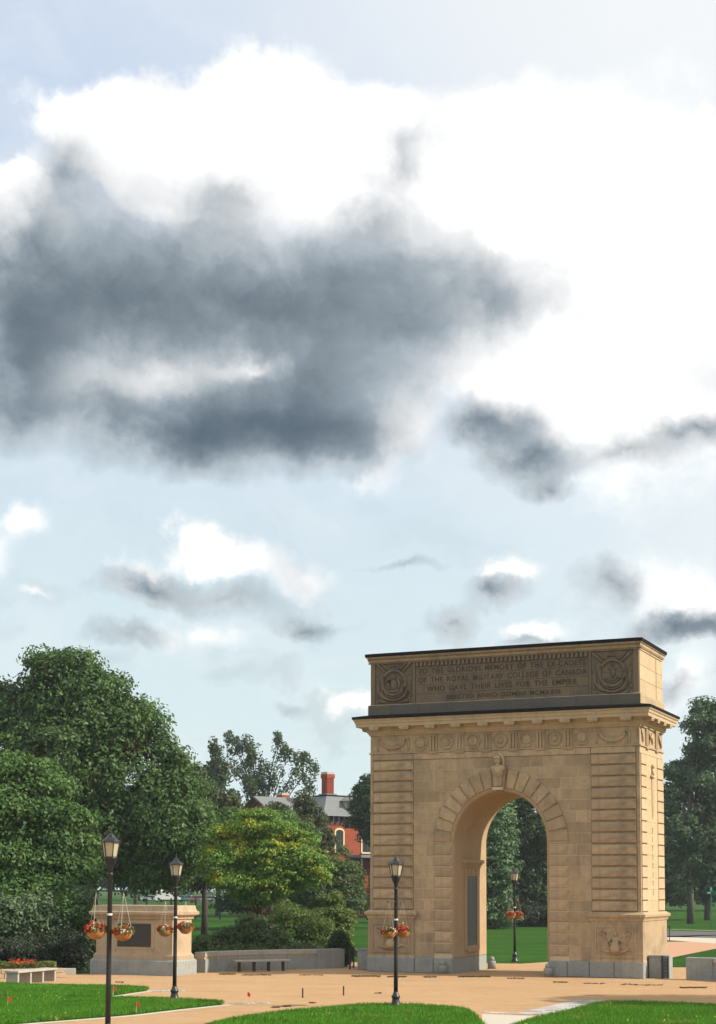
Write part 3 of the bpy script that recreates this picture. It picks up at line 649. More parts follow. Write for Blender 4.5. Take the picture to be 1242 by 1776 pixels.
for cx_ in (1.025, 10.07):
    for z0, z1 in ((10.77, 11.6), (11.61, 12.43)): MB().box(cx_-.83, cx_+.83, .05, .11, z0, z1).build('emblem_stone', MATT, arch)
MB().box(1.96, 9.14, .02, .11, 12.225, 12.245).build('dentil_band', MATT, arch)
MB().box(1.96, 9.14, .06, .11, 12.246, 12.44).build('dentil_back', MATT, arch)
me = shared('dentil', MB().cham(0, .105, 0, .10, 0, .175, .01), MATT)
for i in range(40): put('dentil', me, arch, (1.985+i*.1795, -.035, 12.255))
me = shared('dentil_strip', MB().box(0,.03,0,.06,0,.17), MS)
cap = MB(); cap.ringprof([(-.1,12.44),(.03,12.44),(.03,12.50),(.06,12.52),(.10,12.58),(.10,12.65),(.15,12.69),(.15,12.72)], 0, AW, 0, AD); cap.build('attic_cornice', MS, arch)
# the front of that moulding is as weathered as the wall below it
x = -.1
while x < AW+.09:
    nx = min(x+random.uniform(1.1, 1.6), AW+.095)
    if AW+.09-nx < .6: nx = AW+.095
    MB().box(x+.003, nx-.003, -.106, -.09, 12.582, 12.648).box(x+.003, nx-.003, -.037, -.02, 12.444, 12.498).build('cornice_stone', MATT, arch); x = nx
cm = MB(); cm.ringprof([(.12,12.723),(.185,12.723),(.185,12.845),(-.1,12.90)], 0, AW, 0, AD); cm.build('lead_cap', MLEAD, arch)
# emblems
def emblem(cx_, cz, anchor):
    mb = MB(); y = .03
    mb.arc((cx_, cz), .50, 0, 360, .06, 32, y-.03, 6)
    for s_ in (-1, 1):
        mb.tube([(cx_+s_*.36, y, cz+.42), (cx_+s_*.72, y-.05, cz+.78)], [.045,.055], 6)
        mb.tube([(cx_+s_*.25, y, cz+.50), (cx_+s_*.55, y-.03, cz+.82)], [.03,.04], 6)
        mb.ball((cx_+s_*.74, y-.03, cz+.79), .055, 6, 4)
        for j in range(6): mb.ball((cx_+s_*(.70+.02*math.sin(j*2)), y, cz+.35-.22*j), (.05,.04,.09), 6, 4)
        mb.tube([(cx_+s_*.70, y, cz+.1), (cx_+s_*.68, y-.03, cz-.35), (cx_+s_*.48, y-.03, cz-.60), (cx_+s_*.15, y-.02, cz-.72)], [.03,.06,.06,.03], 6)
        mb.tube([(cx_+s_*.62, y, cz-.72), (cx_+s_*.3, y-.03, cz-.80)], [.07,.04], 6)
    mb.arc((cx_, cz-.1), .62, 205, 335, .055, 18, y-.02, 6)
    mb.arc((cx_, cz-.1), .50, 215, 325, .03, 18, y-.03, 6)
    # crown above the ring
    mb.tube([(cx_-.2, y, cz+.57), (cx_+.2, y, cz+.57)], .045, 6); mb.arc((cx_-.09, cz+.60), .10, 0, 180, .03, 8, y-.02); mb.arc((cx_+.09, cz+.60), .10, 0, 180, .03, 8, y-.02); mb.ball((cx_, y-.02, cz+.74), .045, 6, 4)
    mb.build('emblem_wreath', MATT, arch, True)
    m2 = MB()
    if anchor:
        m2.tube([(cx_, y-.01, cz+.25), (cx_, y-.03, cz-.22)], .035, 6).arc((cx_, cz-.05), .22, 200, 340, .035, 12, y-.03).tube([(cx_-.16, y-.01, cz+.16), (cx_+.16, y-.01, cz+.16)], .028, 6)
        m2.arc((cx_, cz+.31), .06, 0, 360, .02, 10, y-.02).arc((cx_, cz-.02), .32, 215, 325, .03, 12, y-.01)
        for s_ in (-1, 1): m2.ball((cx_+s_*.28, y-.02, cz-.2), .05, 6, 4)
        m2.ball((cx_+.02, y, cz+.02), (.12,.04,.14), 8, 5)
    else:
        m2.ball((cx_, y, cz-.08), (.15,.05,.20), 8, 5).ball((cx_, y-.02, cz+.24), (.07,.05,.09), 8, 5)
        for s_ in (-1, 1):
            m2.tube([(cx_+s_*.18, y, cz-.25), (cx_+s_*.26, y-.03, cz-.02), (cx_+s_*.17, y-.03, cz+.12)], [.04,.06,.04], 6).ball((cx_+s_*.21, y-.03, cz+.16), .055, 6, 4)
            m2.tube([(cx_+s_*.30, y, cz+.02), (cx_+s_*.38, y-.02, cz+.16)], [.03,.02], 5)
        m2.tube([(cx_-.24, y-.01, cz-.34), (cx_, y-.03, cz-.37), (cx_+.24, y-.01, cz-.34)], .035, 6)
    m2.build('emblem_figure', MATT, arch, True)
emblem(1.02, 11.64, False); emblem(10.07, 11.56, True)
# inscription: each line of raised-edge cut letters
def text_line(s_, cx_, z, w_, h_, name='inscription_line', mat=MLET, depth=.006):
    cu = bpy.data.curves.new('t', 'FONT'); cu.body = s_; cu.extrude = depth; cu.align_x = 'CENTER'; cu.space_word = 1.6; cu.space_character = 1.12; cu.offset = .012
    ob = bpy.data.objects.new('t', cu); COL.objects.link(ob); bpy.context.view_layer.update()
    me_ = bpy.data.meshes.new_from_object(ob.evaluated_get(bpy.context.evaluated_depsgraph_get()))
    bpy.data.objects.remove(ob)
    co = np.zeros(len(me_.vertices)*3); me_.vertices.foreach_get('co', co); co = co.reshape(-1, 3)
    sx = w_/(co[:, 0].max()-co[:, 0].min()); sy = h_/(co[:, 1].max()-co[:, 1].min())
    X = (co[:, 0]-(co[:, 0].max()+co[:, 0].min())/2)*sx; Y = (co[:, 1]-co[:, 1].min())*sy
    me_.vertices.foreach_set('co', np.c_[X, -co[:, 2], Y].ravel()); me_.materials.clear(); me_.materials.append(mat); me_.update(); me_.flip_normals()
    o = put(name, me_, arch, (cx_, .026, z)); o['kind'] = 'stuff'; return o
text_line('TO THE GLORIOVS MEMORY OF THE EX-CADETS', 5.55, 11.945, 6.95, .215)
text_line('OF THE ROYAL MILITARY COLLEGE OF CANADA', 5.58, 11.585, 6.98, .215)
text_line('WHO GAVE THEIR LIVES FOR THE EMPIRE', 5.55, 11.225, 6.2, .215)
text_line('ERECTED ANNO DOMINI MCMXXIII', 5.65, 10.875, 4.7, .18)
# keystone with helmeted bust
ks = MB(); ks.prism([(CX-.21,7.22),(CX+.21,7.22),(CX+.33,8.08),(CX-.33,8.08)], -.16, .08); ks.build('keystone', MS, arch)
MB().cham(CX-.20, CX+.20, -.33, -.1, 7.17, 7.285, .01).build('keystone_foot', MSM, arch)
bs = MB(); yb = -.24
bs.ball((CX-.14, yb, 8.02), (.16,.13,.13), 10, 6).ball((CX+.14, yb, 8.02), (.16,.13,.13), 10, 6).ball((CX, yb, 7.9), (.23,.15,.24), 12, 7)
bs.tube([(CX, yb, 8.05), (CX, yb-.03, 8.22)], .085, 8).ball((CX, yb-.06, 8.33), (.115,.14,.165), 12, 8)
bs.ball((CX, yb-.20, 8.31), (.026,.04,.045), 6, 4).ball((CX, yb-.175, 8.245), (.045,.02,.011), 6, 4)
for s_ in (-1, 1): bs.ball((CX+s_*.045, yb-.175, 8.355), (.024,.015,.013), 6, 4); bs.ball((CX+s_*.115, yb-.05, 8.32), (.02,.03,.045), 6, 4)
bs.ball((CX, yb-.04, 8.43), (.145,.17,.10), 12, 7).tube([(CX-.15, yb-.10, 8.40), (CX-.08, yb-.21, 8.41), (CX+.08, yb-.21, 8.41), (CX+.15, yb-.10, 8.40)], .022, 6)
bs.tube([(CX-.06, yb-.02, 8.55), (CX+.07, yb-.04, 8.58), (CX+.18, yb-.03, 8.50), (CX+.235, yb, 8.34), (CX+.235, yb+.02, 8.15), (CX+.20, yb+.02, 7.98)], [.035,.05,.055,.05,.04,.025], 7)
bs.tube([(CX-.22, yb-.1, 7.98), (CX-.1, yb-.17, 7.84), (CX, yb-.18, 7.80), (CX+.12, yb-.17, 7.85), (CX+.22, yb-.1, 7.98)], .025, 6)
bs.build('keystone_bust', MCOR, arch, True)
kp = MB(); kp.cham(CX-.17, CX+.17, -.30, -.1, 7.30, 7.74, .03); kp.build('keystone_panel', MS, arch)
# pedestals of the piers
for x0, x1 in ((0, 1.92), (9.17, AW)):
    d = MB(); xa, xb = (x0-.06 if x0 == 0 else x0, x1 if x0 == 0 else x1+.06)
    d.box(xa, xb, -.07, AD+.06, .60, 2.16); d.build('pedestal_die', MS, arch)
    c_ = MB(); xa2, xb2 = (0, 1.90) if x0 == 0 else (9.19, AW)
    c_.ringprof([(.06,2.12),(.09,2.14),(.10,2.20),(.13,2.25),(.18,2.29),(.19,2.38),(.10,2.43),(.04,2.47),(-.2,2.47)], xa2, xb2, 0, AD); c_.build('pedestal_cap', MS, arch)
    b_ = MB(); b_.ringprof([(.085,.60),(.085,.62),(.07,.68),(-.2,.68)], xa2+.01, xb2-.01, 0, AD, False); b_.build('pedestal_foot', MS, arch)
    fx0, fx1 = (.12, 1.76) if x0 == 0 else (9.31, 10.92)
    fr = MB(); fr.box(fx0, fx1, -.10, -.06, 1.90, 1.96).box(fx0, fx1, -.10, -.06, .78, .84).box(fx0, fx0+.06, -.099, -.06, .84, 1.90).box(fx1-.06, fx1, -.099, -.06, .84, 1.90); fr.build('panel_frame', MS, arch)
    rl = MB(); cxr = (fx0+fx1)/2-(0 if x0 == 0 else .0); y = -.07
    rl.ball((cxr, y-.03, 1.66), (.075,.06,.10), 10, 6).ball((cxr, y, 1.38), (.15,.07,.20), 10, 6)
    rl.tube([(cxr, y, 1.35), (cxr-.02, y-.03, 1.15), (cxr, y-.02, .98)], [.13,.20,.23], 8)
    for s_ in (-1, 1): rl.tube([(cxr+s_*.12, y, 1.48), (cxr+s_*.24, y-.04, 1.33), (cxr+s_*.10, y-.06, 1.27)], [.05,.045,.035], 6)
    rl.tube([(cxr-.55, y, 1.02), (cxr-.3, y-.04, 1.0), (cxr, y-.04, .94), (cxr+.3, y-.04, 1.0), (cxr+.5, y-.03, 1.1), (cxr+.62, y, 1.0)], [.03,.05,.06,.05,.05,.02], 6)
    rl.tube([(cxr-.2, y, 1.1), (cxr-.38, y-.02, 1.45), (cxr-.46, y-.03, 1.62)], [.02,.025,.03], 6).arc((cxr-.48, 1.70), .10, 0, 360, .035, 12, y-.02)
    rl.tube([(cxr+.42, y, 1.2), (cxr+.5, y-.02, 1.5), (cxr+.55, y-.02, 1.72)], [.02,.03,.04], 6)
    for j in range(5): rl.ball((cxr+.38+.07*(j % 3), y-.02, 1.55+.06*j), (.05,.03,.04), 6, 4)
    rl.build('relief_carving', MS, arch, True)
# granite base
for a_, b_ in ((-.09, 1.95), (1.95, 2.76), (2.76, XJ0-.01), (XJ1+.01, 8.22), (8.22, 9.10), (9.10, 10.05), (10.05, AW+.09)):
    pr_ = .12 if (a_ < 1.9 or a_ > 9) else .09
    MB().cham(a_+.006, b_-.006, -pr_, 1.2, .0, .60, .03).build('base_stone', MGR, arch)
for x0, x1 in ((-.092, XJ0+.01), (XJ1-.01, AW+.092)): MB().box(x0, x1, 1.2, AD+.09, 0, .598).build('base_stone', MGR, arch)
for y0, y1 in ((1.2, 2.4), (2.42, AD+.09)): MB().cham(AW, AW+.12, y0, y1, 0, .60, .02, 'x').build('base_stone', MGR, arch)
MB().box(XJ0, XJ0+.035, .0, AD, 0, .60).build('jamb_base', MGR, arch); MB().box(XJ1-.035, XJ1, 0, AD, 0, .60).build('jamb_base', MGR, arch)
# end face courses
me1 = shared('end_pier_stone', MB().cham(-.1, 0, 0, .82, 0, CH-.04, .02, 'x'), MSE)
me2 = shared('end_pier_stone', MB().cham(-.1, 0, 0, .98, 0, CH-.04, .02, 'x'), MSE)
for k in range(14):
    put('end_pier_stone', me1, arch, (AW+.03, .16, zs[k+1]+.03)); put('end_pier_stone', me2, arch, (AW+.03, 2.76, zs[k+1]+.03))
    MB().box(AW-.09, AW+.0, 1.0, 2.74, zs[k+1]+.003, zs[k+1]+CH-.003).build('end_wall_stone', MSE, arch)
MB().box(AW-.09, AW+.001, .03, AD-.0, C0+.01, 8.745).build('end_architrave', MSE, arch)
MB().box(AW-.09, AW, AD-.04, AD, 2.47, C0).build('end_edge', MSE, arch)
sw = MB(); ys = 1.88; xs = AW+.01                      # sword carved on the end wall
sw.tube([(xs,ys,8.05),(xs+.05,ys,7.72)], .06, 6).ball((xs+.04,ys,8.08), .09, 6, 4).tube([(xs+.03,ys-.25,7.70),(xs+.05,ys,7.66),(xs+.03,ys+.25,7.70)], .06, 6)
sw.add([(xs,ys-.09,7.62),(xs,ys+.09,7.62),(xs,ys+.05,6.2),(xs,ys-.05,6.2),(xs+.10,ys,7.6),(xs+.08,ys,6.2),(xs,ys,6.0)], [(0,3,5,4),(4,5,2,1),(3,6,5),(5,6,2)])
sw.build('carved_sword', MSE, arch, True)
cs = MB()
for j in range(9): cs.arc((0,0), .06, 0, 360, .012, 10, 0, 4)
cs = MB()
for j, z in enumerate(np.arange(5.6, 3.1, -.34)):
    if j % 2: cs.box(AW+.0, AW+.014, ys-.02, ys+.02, z-.12, z+.12)
    else: cs.box(AW+.0, AW+.014, ys-.11, ys+.11, z+.05, z+.10).box(AW+.0, AW+.014, ys-.02, ys+.02, z-.12, z+.05)
cs.build('carved_letters', MS, arch)
# tablets inside the passage, both jambs
for sx, xj in ((1, XJ0), (-1, XJ1)):
    def bx(mb, d0, d1, y0, y1, z0, z1): a_, b_ = sorted((xj+sx*d0, xj+sx*d1)); return mb.box(a_, b_, y0, y1, z0, z1)
    fr = MB(); bx(fr, -.01, .07, 1.12, 1.42, .85, 4.18); bx(fr, -.01, .07, 2.60, 2.88, .85, 4.18); bx(fr, -.01, .069, 1.42, 2.60, 3.86, 4.18); fr.build('tablet_frame', MSOF, arch)
    hd = MB(); bx(hd, -.01, .11, 1.06, 2.94, 4.18, 4.28); bx(hd, -.01, .16, 1.00, 3.00, 4.28, 4.36); bx(hd, -.01, .22, .94, 3.06, 4.36, 4.50); hd.build('tablet_cornice', MSOF, arch)
    sl_ = MB(); bx(sl_, -.01, .12, 1.38, 2.66, .80, 1.05); sl_.build('tablet_sill', MPED, arch)
    tb = MB(); bx(tb, -.01, .045, 1.43, 2.59, 1.06, 3.85); tb.build('bronze_tablet', MBRONZE, arch)
    nm = MB()
    for j in range(30): bx(nm, .046, .052, 1.50, 1.95+.05*((j*7) % 3-1), 3.7-j*.085, 3.735-j*.085); bx(nm, .046, .052, 2.08, 2.50-.04*((j*5) % 4), 3.7-j*.085, 3.735-j*.085)
    nm.build('name_lines', MPLAQ, arch)
    cv = MB(); bx(cv, .07, .10, 1.55, 1.62, 3.92, 4.12); bx(cv, .07, .10, 2.38, 2.45, 3.92, 4.12); bx(cv, .07, .10, 1.9, 2.1, 3.95, 4.1); cv.build('tablet_carving', MSOF, arch)

# ------------------------------------------------------------------ bollards at the arch
def bollard(lx, ly, label):
    x, y, _ = L2W(lx, ly)
    t = thing('stone_bollard', label, 'bollard', (x, y, 0), 0, 'stone bollards guarding the arch corners')
    MB().lathe([(.17,0),(.17,.28),(.155,.32),(.11,.34)], n=14).build('bollard_body', MGR, t, True)
    MB().lathe([(.11,.335),(.112,.42),(.09,.48),(.035,.51)], n=14).build('bollard_head', MGR, t, True)
bollard(3.25, -.33, 'stone bollard in front of the left pier beside the opening')
bollard(7.55, -.33, 'stone bollard at the front inner corner of the right pier')
bollard(3.72, AD+.38, 'sunlit stone bollard at the back of the left pier')

# ------------------------------------------------------------------ curved walls, stubs, pedestal
def low_wall(pts, h, th, name, label, base_mat=MGR, blk=1.25):
    P = [Vector((*p, 0)) for p in pts]
    # resample
    seg = []; 
    for i in range(len(P)-1):
        n_ = max(1, int(round((P[i+1]-P[i]).length/.3)))
        for j in range(n_): seg.append(P[i].lerp(P[i+1], j/n_))
    seg.append(P[-1])
    t = thing(name, label, 'wall', tuple(P[0]), 0); o0 = P[0]
    nrm = []
    for i in range(len(seg)):
        d_ = (seg[min(i+1, len(seg)-1)]-seg[max(i-1, 0)]).normalized(); nrm.append(Vector((-d_.y, d_.x, 0)))
    def piece(i0, i1, w0, w1, z0, z1, nm, mat):
        mb = MB(); idx = list(range(i0, i1+1)); g_ = .02
        vs = []
        for j, i in enumerate(idx):
            d_ = (seg[min(i+1, len(seg)-1)]-seg[max(i-1, 0)]).normalized(); q = seg[i]-o0 + (d_*g_*.3 if j == 0 else (-d_*g_*.3 if j == len(idx)-1 else Vector()))
            for w_, z_ in ((w0, z0), (w1, z0), (w1, z1), (w0, z1)): p = q+nrm[i]*w_; vs.append((p.x, p.y, z_))
        fs = [(0,1,2,3), tuple(4*(len(idx)-1)+k for k in (3,2,1,0))]
        for j in range(len(idx)-1):
            for k in range(4): fs.append((4*j+k, 4*j+4+k, 4*j+4+(k+1) % 4, 4*j+(k+1) % 4))
        mb.add(vs, fs); mb.build(nm, mat, t)
    st = 4; i = 0
    while i < len(seg)-1:
        e_ = min(i+st, len(seg)-1)
        if len(seg)-1-e_ < 2: e_ = len(seg)-1
        first = (i == 0)
        piece(i, e_, -th/2, th/2, 0, h*.66 if not first else h, 'wall_stone', base_mat)
        if not first:
            piece(i, e_, -th/2+.05, th/2-.05, h*.66, h*.78, 'wall_course', MPED)
            piece(i, e_, -th/2+.02, th/2-.02, h*.78, h, 'coping_stone', MCON)
        i = e_
    return t
lw_pts = [G(592.5,1678.5), G(545,1679.8), G(494,1681), G(450,1682), G(407,1683.5), G(370,1684.8), (-6.2, 61.95)]
low_wall(lw_pts, .80, .5, 'curved_wall', 'low curved stone wall between the left pedestal and the arch, behind the bench')
low_wall([G(1193,1699), G(1242,1700.5), G(1300,1704), G(1380,1710), G(1480,1722)], .82, .5, 'curved_wall', 'low grey stone wall starting right of the arch at the frame edge')
def stub(lx0, lx1, ly, label):
    t = thing('wall_stub', label, 'wall', L2W(lx0, ly), YAW, 'short wall stubs on the arch sides')
    MB().cham(0, lx1-lx0, -.28, .28, 0, .80, .02).build('wall_stone', MGR, t); MB().box(-.01, lx1-lx0+.0, -.29, .29, .803, .86).build('coping_stone', MGR, t)
stub(-1.0, -.095, 1.25, 'short grey wall stub at the left foot of the arch')
stub(AW+.125, AW+.90, .80, 'short grey wall stub at the lit right foot of the arch')

pd = thing('stone_pedestal', 'broad tan stone pedestal with dark bronze plaque left of the arch', 'pedestal', L2W(-8.95, -6.6), YAW)
PW, PD = 3.74, 1.75
MB().ringprof([(0,0),(0,.52),(-.03,.57),(-.07,.60)], 0, PW, 0, PD).build('base_stone', MGR, pd)
MB().ringprof([(-.085,.603),(-.085,.74),(-.14,.80),(-.155,.84)], 0, PW, 0, PD).build('base_moulding', MPED, pd)
for a_, b_ in ((.16, 1.05), (1.07, 2.72), (2.74, PW-.16)):
    MB().box(a_, b_, .16, PD-.16, .84, 2.14).build('die_stone', MPED, pd)
pf = MB(); pf.box(.98,1.12,.135,.18,.98,2.08).box(2.66,2.80,.135,.18,.98,2.08).box(1.12,2.66,.137,.18,1.98,2.08).box(1.12,2.66,.137,.18,.98,1.05); pf.build('plaque_frame', MPED, pd)
MB().box(1.16, 2.62, .125, .18, 1.08, 1.94).build('plaque', MPLAQ, pd)
ln = MB()
for j in range(9): ln.box(1.28+.05*(j % 3), 2.50-.06*((j*2) % 3), .118, .126, 1.82-j*.08, 1.85-j*.08)
ln.build('plaque_lettering', MBRONZE, pd)
MB().ringprof([(-.15,2.12),(-.10,2.14),(-.10,2.20),(-.04,2.25),(.05,2.30),(.06,2.40),(.0,2.43),(-.03,2.50),(-.05,2.62),(-.06,2.65)], 0, PW, 0, PD).build('pedestal_cap', MPED, pd)

# ------------------------------------------------------------------ benches
def stone_bench(name, label, c0, c1, top, depth, mat_top, mat_leg, leg_w, nleg=4, over=.12, slab=.07, inset=.05):
    a_, b_ = Vector((*c0, 0)), Vector((*c1, 0)); d_ = b_-a_; L = d_.length
    t = thing(name, label, 'bench', tuple(a_), math.atan2(d_.y, d_.x), 'stone benches of the plaza')
    MB().cham(-over, L+over, -depth/2, depth/2, top-slab, top, .012).build('seat_slab', mat_top, t)
    for i in range(nleg):
        x = L*i/(nleg-1); MB().cham(x-leg_w/2, x+leg_w/2, -depth/2+inset, depth/2-inset, 0, top-slab, .004).build('leg', mat_leg, t)
stone_bench('stone_bench', 'dark stone bench with four thin legs before the curved wall', G(415,1685.5), G(491,1684), .46, .42, MCON, MTRIM, .09, over=.24, inset=.14)
stone_bench('stone_bench', 'pale slab bench on four slab legs in front of the flower bed', G(22,1708), G(86,1701.5), .47, .56, MCON, MCON, .09, over=.1)

# ------------------------------------------------------------------ lamps and hanging baskets
def pane_frame(t, z0, z1, r0, r1, n=6):
    for k in range(n):
        a0_, a1_ = 2*math.pi*k/n, 2*math.pi*(k+1)/n; ins = .93
        q = []
        for r, z in ((r0, z0), (r1, z1)):
            for aa in ((a0_, a1_) if r == r0 and z == z0 else (a1_, a0_)):
                q.append((r*ins*math.cos(aa), r*ins*math.sin(aa), z))
        MB().add(q, [(0,1,2,3)]).build('lantern_pane', MPANE, t)
        MB().tube([(r0*math.cos(a0_), r0*math.sin(a0_), z0), (r1*math.cos(a0_), r1*math.sin(a0_), z1), ((r1+.012)*math.cos(a0_), (r1+.012)*math.sin(a0_), z1+.11)], [.013,.013,.006], 5).build('lantern_bar', MIRON, t)
def lamp(pos, label, ext=0., rz=0., dense=True):
    t = thing('street_lamp', label, 'street lamp', (pos[0], pos[1], 0), rz, 'black lantern lamps around the arch')
    e = ext
    MB().lathe([(.17,0),(.17,.04),(.145,.07),(.12,.16),(.105,.22),(.10,.26),(.125,.30),(.125,.33),(.095,.36),(.075,.42),(.062,.46)], n=14).build('lamp_base', MIRON, t, True)
    MB().lathe([(.062,.44),(.056,1.4),(.050,3.30+e),(.062,3.32+e),(.062,3.36+e),(.045,3.38+e)], n=12).build('post', MIRON, t, True)
    MB().lathe([(.045,3.36+e),(.055,3.44+e),(.07,3.50+e),(.11,3.58+e),(.135,3.66+e),(.145,3.68+e),(.145,3.70+e)], n=12).build('lantern_neck', MIRON, t, True)
    MB().lathe([(.152,3.70+e),(.152,3.72+e)], n=6).build('lantern_ring', MIRON, t)
    pane_frame(t, 3.72+e, 4.02+e, .145, .20)
    MB().lathe([(.225,4.02+e),(.225,4.04+e),(.15,4.10+e),(.10,4.14+e),(.085,4.17+e),(.05,4.21+e),(.02,4.24+e)], n=6).build('lantern_roof', MIRON, t)
    MB().lathe([(.02,4.22+e),(.03,4.25+e),(.012,4.28+e),(.018,4.30+e),(.003,4.38+e)], n=8).build('finial', MIRON, t)
    MB().tube([(-.35,0,2.98+e),(.35,0,2.98+e)], .018, 8).ball((-.36,0,2.98+e), .028, 6, 4).ball((.36,0,2.98+e), .028, 6, 4).build('crossbar', MIRON, t)
    MB().lathe([(.058,2.45+e),(.060,2.455+e),(.060,2.49+e),(.058,2.495+e)], n=12).build('white_band', MWHITE, t)
    return t
def leaves(name, centers, size, mat, parent=None, spread=.0, up_b=.4, seed=0, elong=.55, loc=None, nrm=None):
    m_ = len(centers); r = np.random.default_rng(seed)
    n_ = r.normal(0, 1, (m_, 3)); n_[:, 2] += up_b
    if nrm is not None: n_ = n_*.55+nrm*1.1
    n_ /= np.linalg.norm(n_, axis=1)[:, None]
    a_ = r.normal(0, 1, (m_, 3)); a_ -= n_*(a_*n_).sum(1)[:, None]; a_ /= np.linalg.norm(a_, axis=1)[:, None]; b_ = np.cross(n_, a_)
    s_ = size*r.uniform(.6, 1.3, m_)[:, None]
    V_ = np.stack([centers-a_*s_, centers-b_*s_*elong, centers+a_*s_, centers+b_*s_*elong], 1)
    return tri_mesh(name, V_.reshape(-1, 3), 4, r.random(m_), mat, parent, loc)
def basket(root, side, label, seed, redside=1, ext=0., drop=0., whites=.5):
    rz = root.rotation_euler.z; px = root.location.x+side*.30*math.cos(rz); py_ = root.location.y+side*.30*math.sin(rz); z = 1.93+ext+drop
    t = thing('hanging_basket', label, 'flower basket', (px, py_, z), rz, 'flower baskets hanging from the lamps')
    MB().lathe([(.03,-.0),(.10,.02),(.16,.07),(.20,.14),(.215,.205),(.20,.21)], n=16).build('bowl', MTER, t, True)
    top = 2.98+ext-z
    for k in range(3):
        a_ = 2*math.pi*k/3+.5; MB().tube([(.20*math.cos(a_), .20*math.sin(a_), .2), (0, 0, top-.02)], .0042, 4).build('hanger_wire', MWIRE, t)
    r = np.random.default_rng(seed)
    def pts(n, x0, x1, zz):
        th = r.random(n)*6.28; rr = .235*np.sqrt(r.random(n)); p = np.c_[rr*np.cos(th), rr*np.sin(th), .20+zz*(1-(rr/.25)**2)+r.normal(0, .028, n)-np.where(rr > .22, r.random(n)*.03, 0)]
        return p[(p[:, 0] > x0) & (p[:, 0] < x1)]
    leaves('foliage', pts(420, -1, 1, .10), .042, LF_BED, t, seed=seed)['kind'] = 'stuff'
    leaves('red_flowers', np.vstack([pts(280, -.24, -.02 if redside else .1, .13), pts(190, .06, .24, .12)]) if redside else pts(110, -.24, .24,   .10), .040, LF_RED, t, seed=seed+1, elong=.9)['kind'] = 'stuff'
    leaves('white_flowers', pts(200, -.12, .12, .13) if redside else pts(160, -.1, .24, .10), .026, LF_WHT, t, seed=seed+2, elong=.9)['kind'] = 'stuff'
la = lamp(G(186.5,1812), 'large black lantern lamp at the left, nearest of all, foot below the photo', .31, R_(-4))
lb = lamp(G(302.5,1737), 'black lantern lamp standing in front of the stone pedestal', 0, R_(6))
lc = lamp(G(686.5,1748), 'black lantern lamp in front of the left pier of the arch', 0, R_(48))
ld_ = lamp(G(893,1668), 'black lantern lamp seen through the arch opening', 0, R_(50))
basket(la, -1, 'left basket of red and white flowers on the nearest lamp', 1, 1, .31)
basket(la, 1, 'right basket of mostly white flowers on the nearest lamp', 2, 0, .31, -.03)
basket(lb, -1, 'left flower basket on the lamp before the pedestal', 3, 1, 0, -.03)
basket(lb, 1, 'right flower basket on the lamp before the pedestal', 4, 1, 0, .05)
basket(lc, -1, 'left flower basket on the lamp before the left pier', 5, 0)
basket(lc, 1, 'right red flower basket on the lamp before the left pier', 6, 1, 0, .02)
basket(ld_, -1, 'left flower basket on the lamp beyond the arch', 7, 1)
basket(ld_, 1, 'right flower basket on the lamp beyond the arch', 8, 1)

# ------------------------------------------------------------------ ironwork
def gate(px, py, h, w, rz, label, bars=2, rungs=6):
    x, y = G(px, py) if px > 50 else L2W(px, py)[:2]; t = thing('iron_gate', label, 'gate', (x, y, 0), rz)
    MB().box(-.03,.03,-.03,.03,0,h+.06).build('gate_post', MIRON, t); MB().box(w-.025,w+.025,-.025,.025,.04,h).build('gate_post', MIRON, t)
    for i in range(rungs): z = .10+(h-.16)*i/(rungs-1); MB().tube([(.03,0,z),(w-.02,0,z)], .009, 6).build('gate_bar', MIRON, t)
    for i in range(rungs-1):
        z = .10+(h-.16)*(i+.5)/(rungs-1); MB().arc((w/2, z), .045, 0, 360, .007, 10, 0, 4).build('gate_scroll', MIRON, t)
gate(AW+.66, .44, .80, .22, YAW+R_(-8), 'small black scrolled iron gate folded at the right stub of the arch')
gate(1154, 1634, 1.05, .26, R_(-10), 'tall black iron gate leaf standing behind the right pier', rungs=5)
gate(607, 1681.5, .82, .16, R_(10), 'narrow black iron gate in the gap left of the arch', rungs=5)
fx = thing('iron_fence', 'thin black iron fence along the far side of the lawn on the left', 'fence', (-52, 160, 0), 0)
for z in (.25, 1.15, 1.95): MB().box(0, 56, -.025, .025, z-.03, z+.03).build('fence_rail', MIRON, fx)
fm = shared('fence_post', MB().box(-.09,.09,-.09,.09,0,2.15), MIRON)
for i in range(23): put('fence_post', fm, fx, (2.5*i+.5, 0, 0))
bars = MB()
for i in range(260): bars.box(i*.215, i*.215+.02, -.01, .01, .25, 1.95)
o = bars.build('fence_bar', MIRON, fx); o['kind'] = 'stuff'
fx2 = thing('iron_fence', 'black iron fence seen low through the arch opening', 'fence', (12.5, 138, 0), 0)
for z in (.3, 1.0, 1.7): MB().box(0, 6.5, -.025, .025, z-.025, z+.025).build('fence_rail', MIRON, fx2)
for i in range(4): put('fence_post', fm, fx2, (2.1*i+.1, 0, 0))

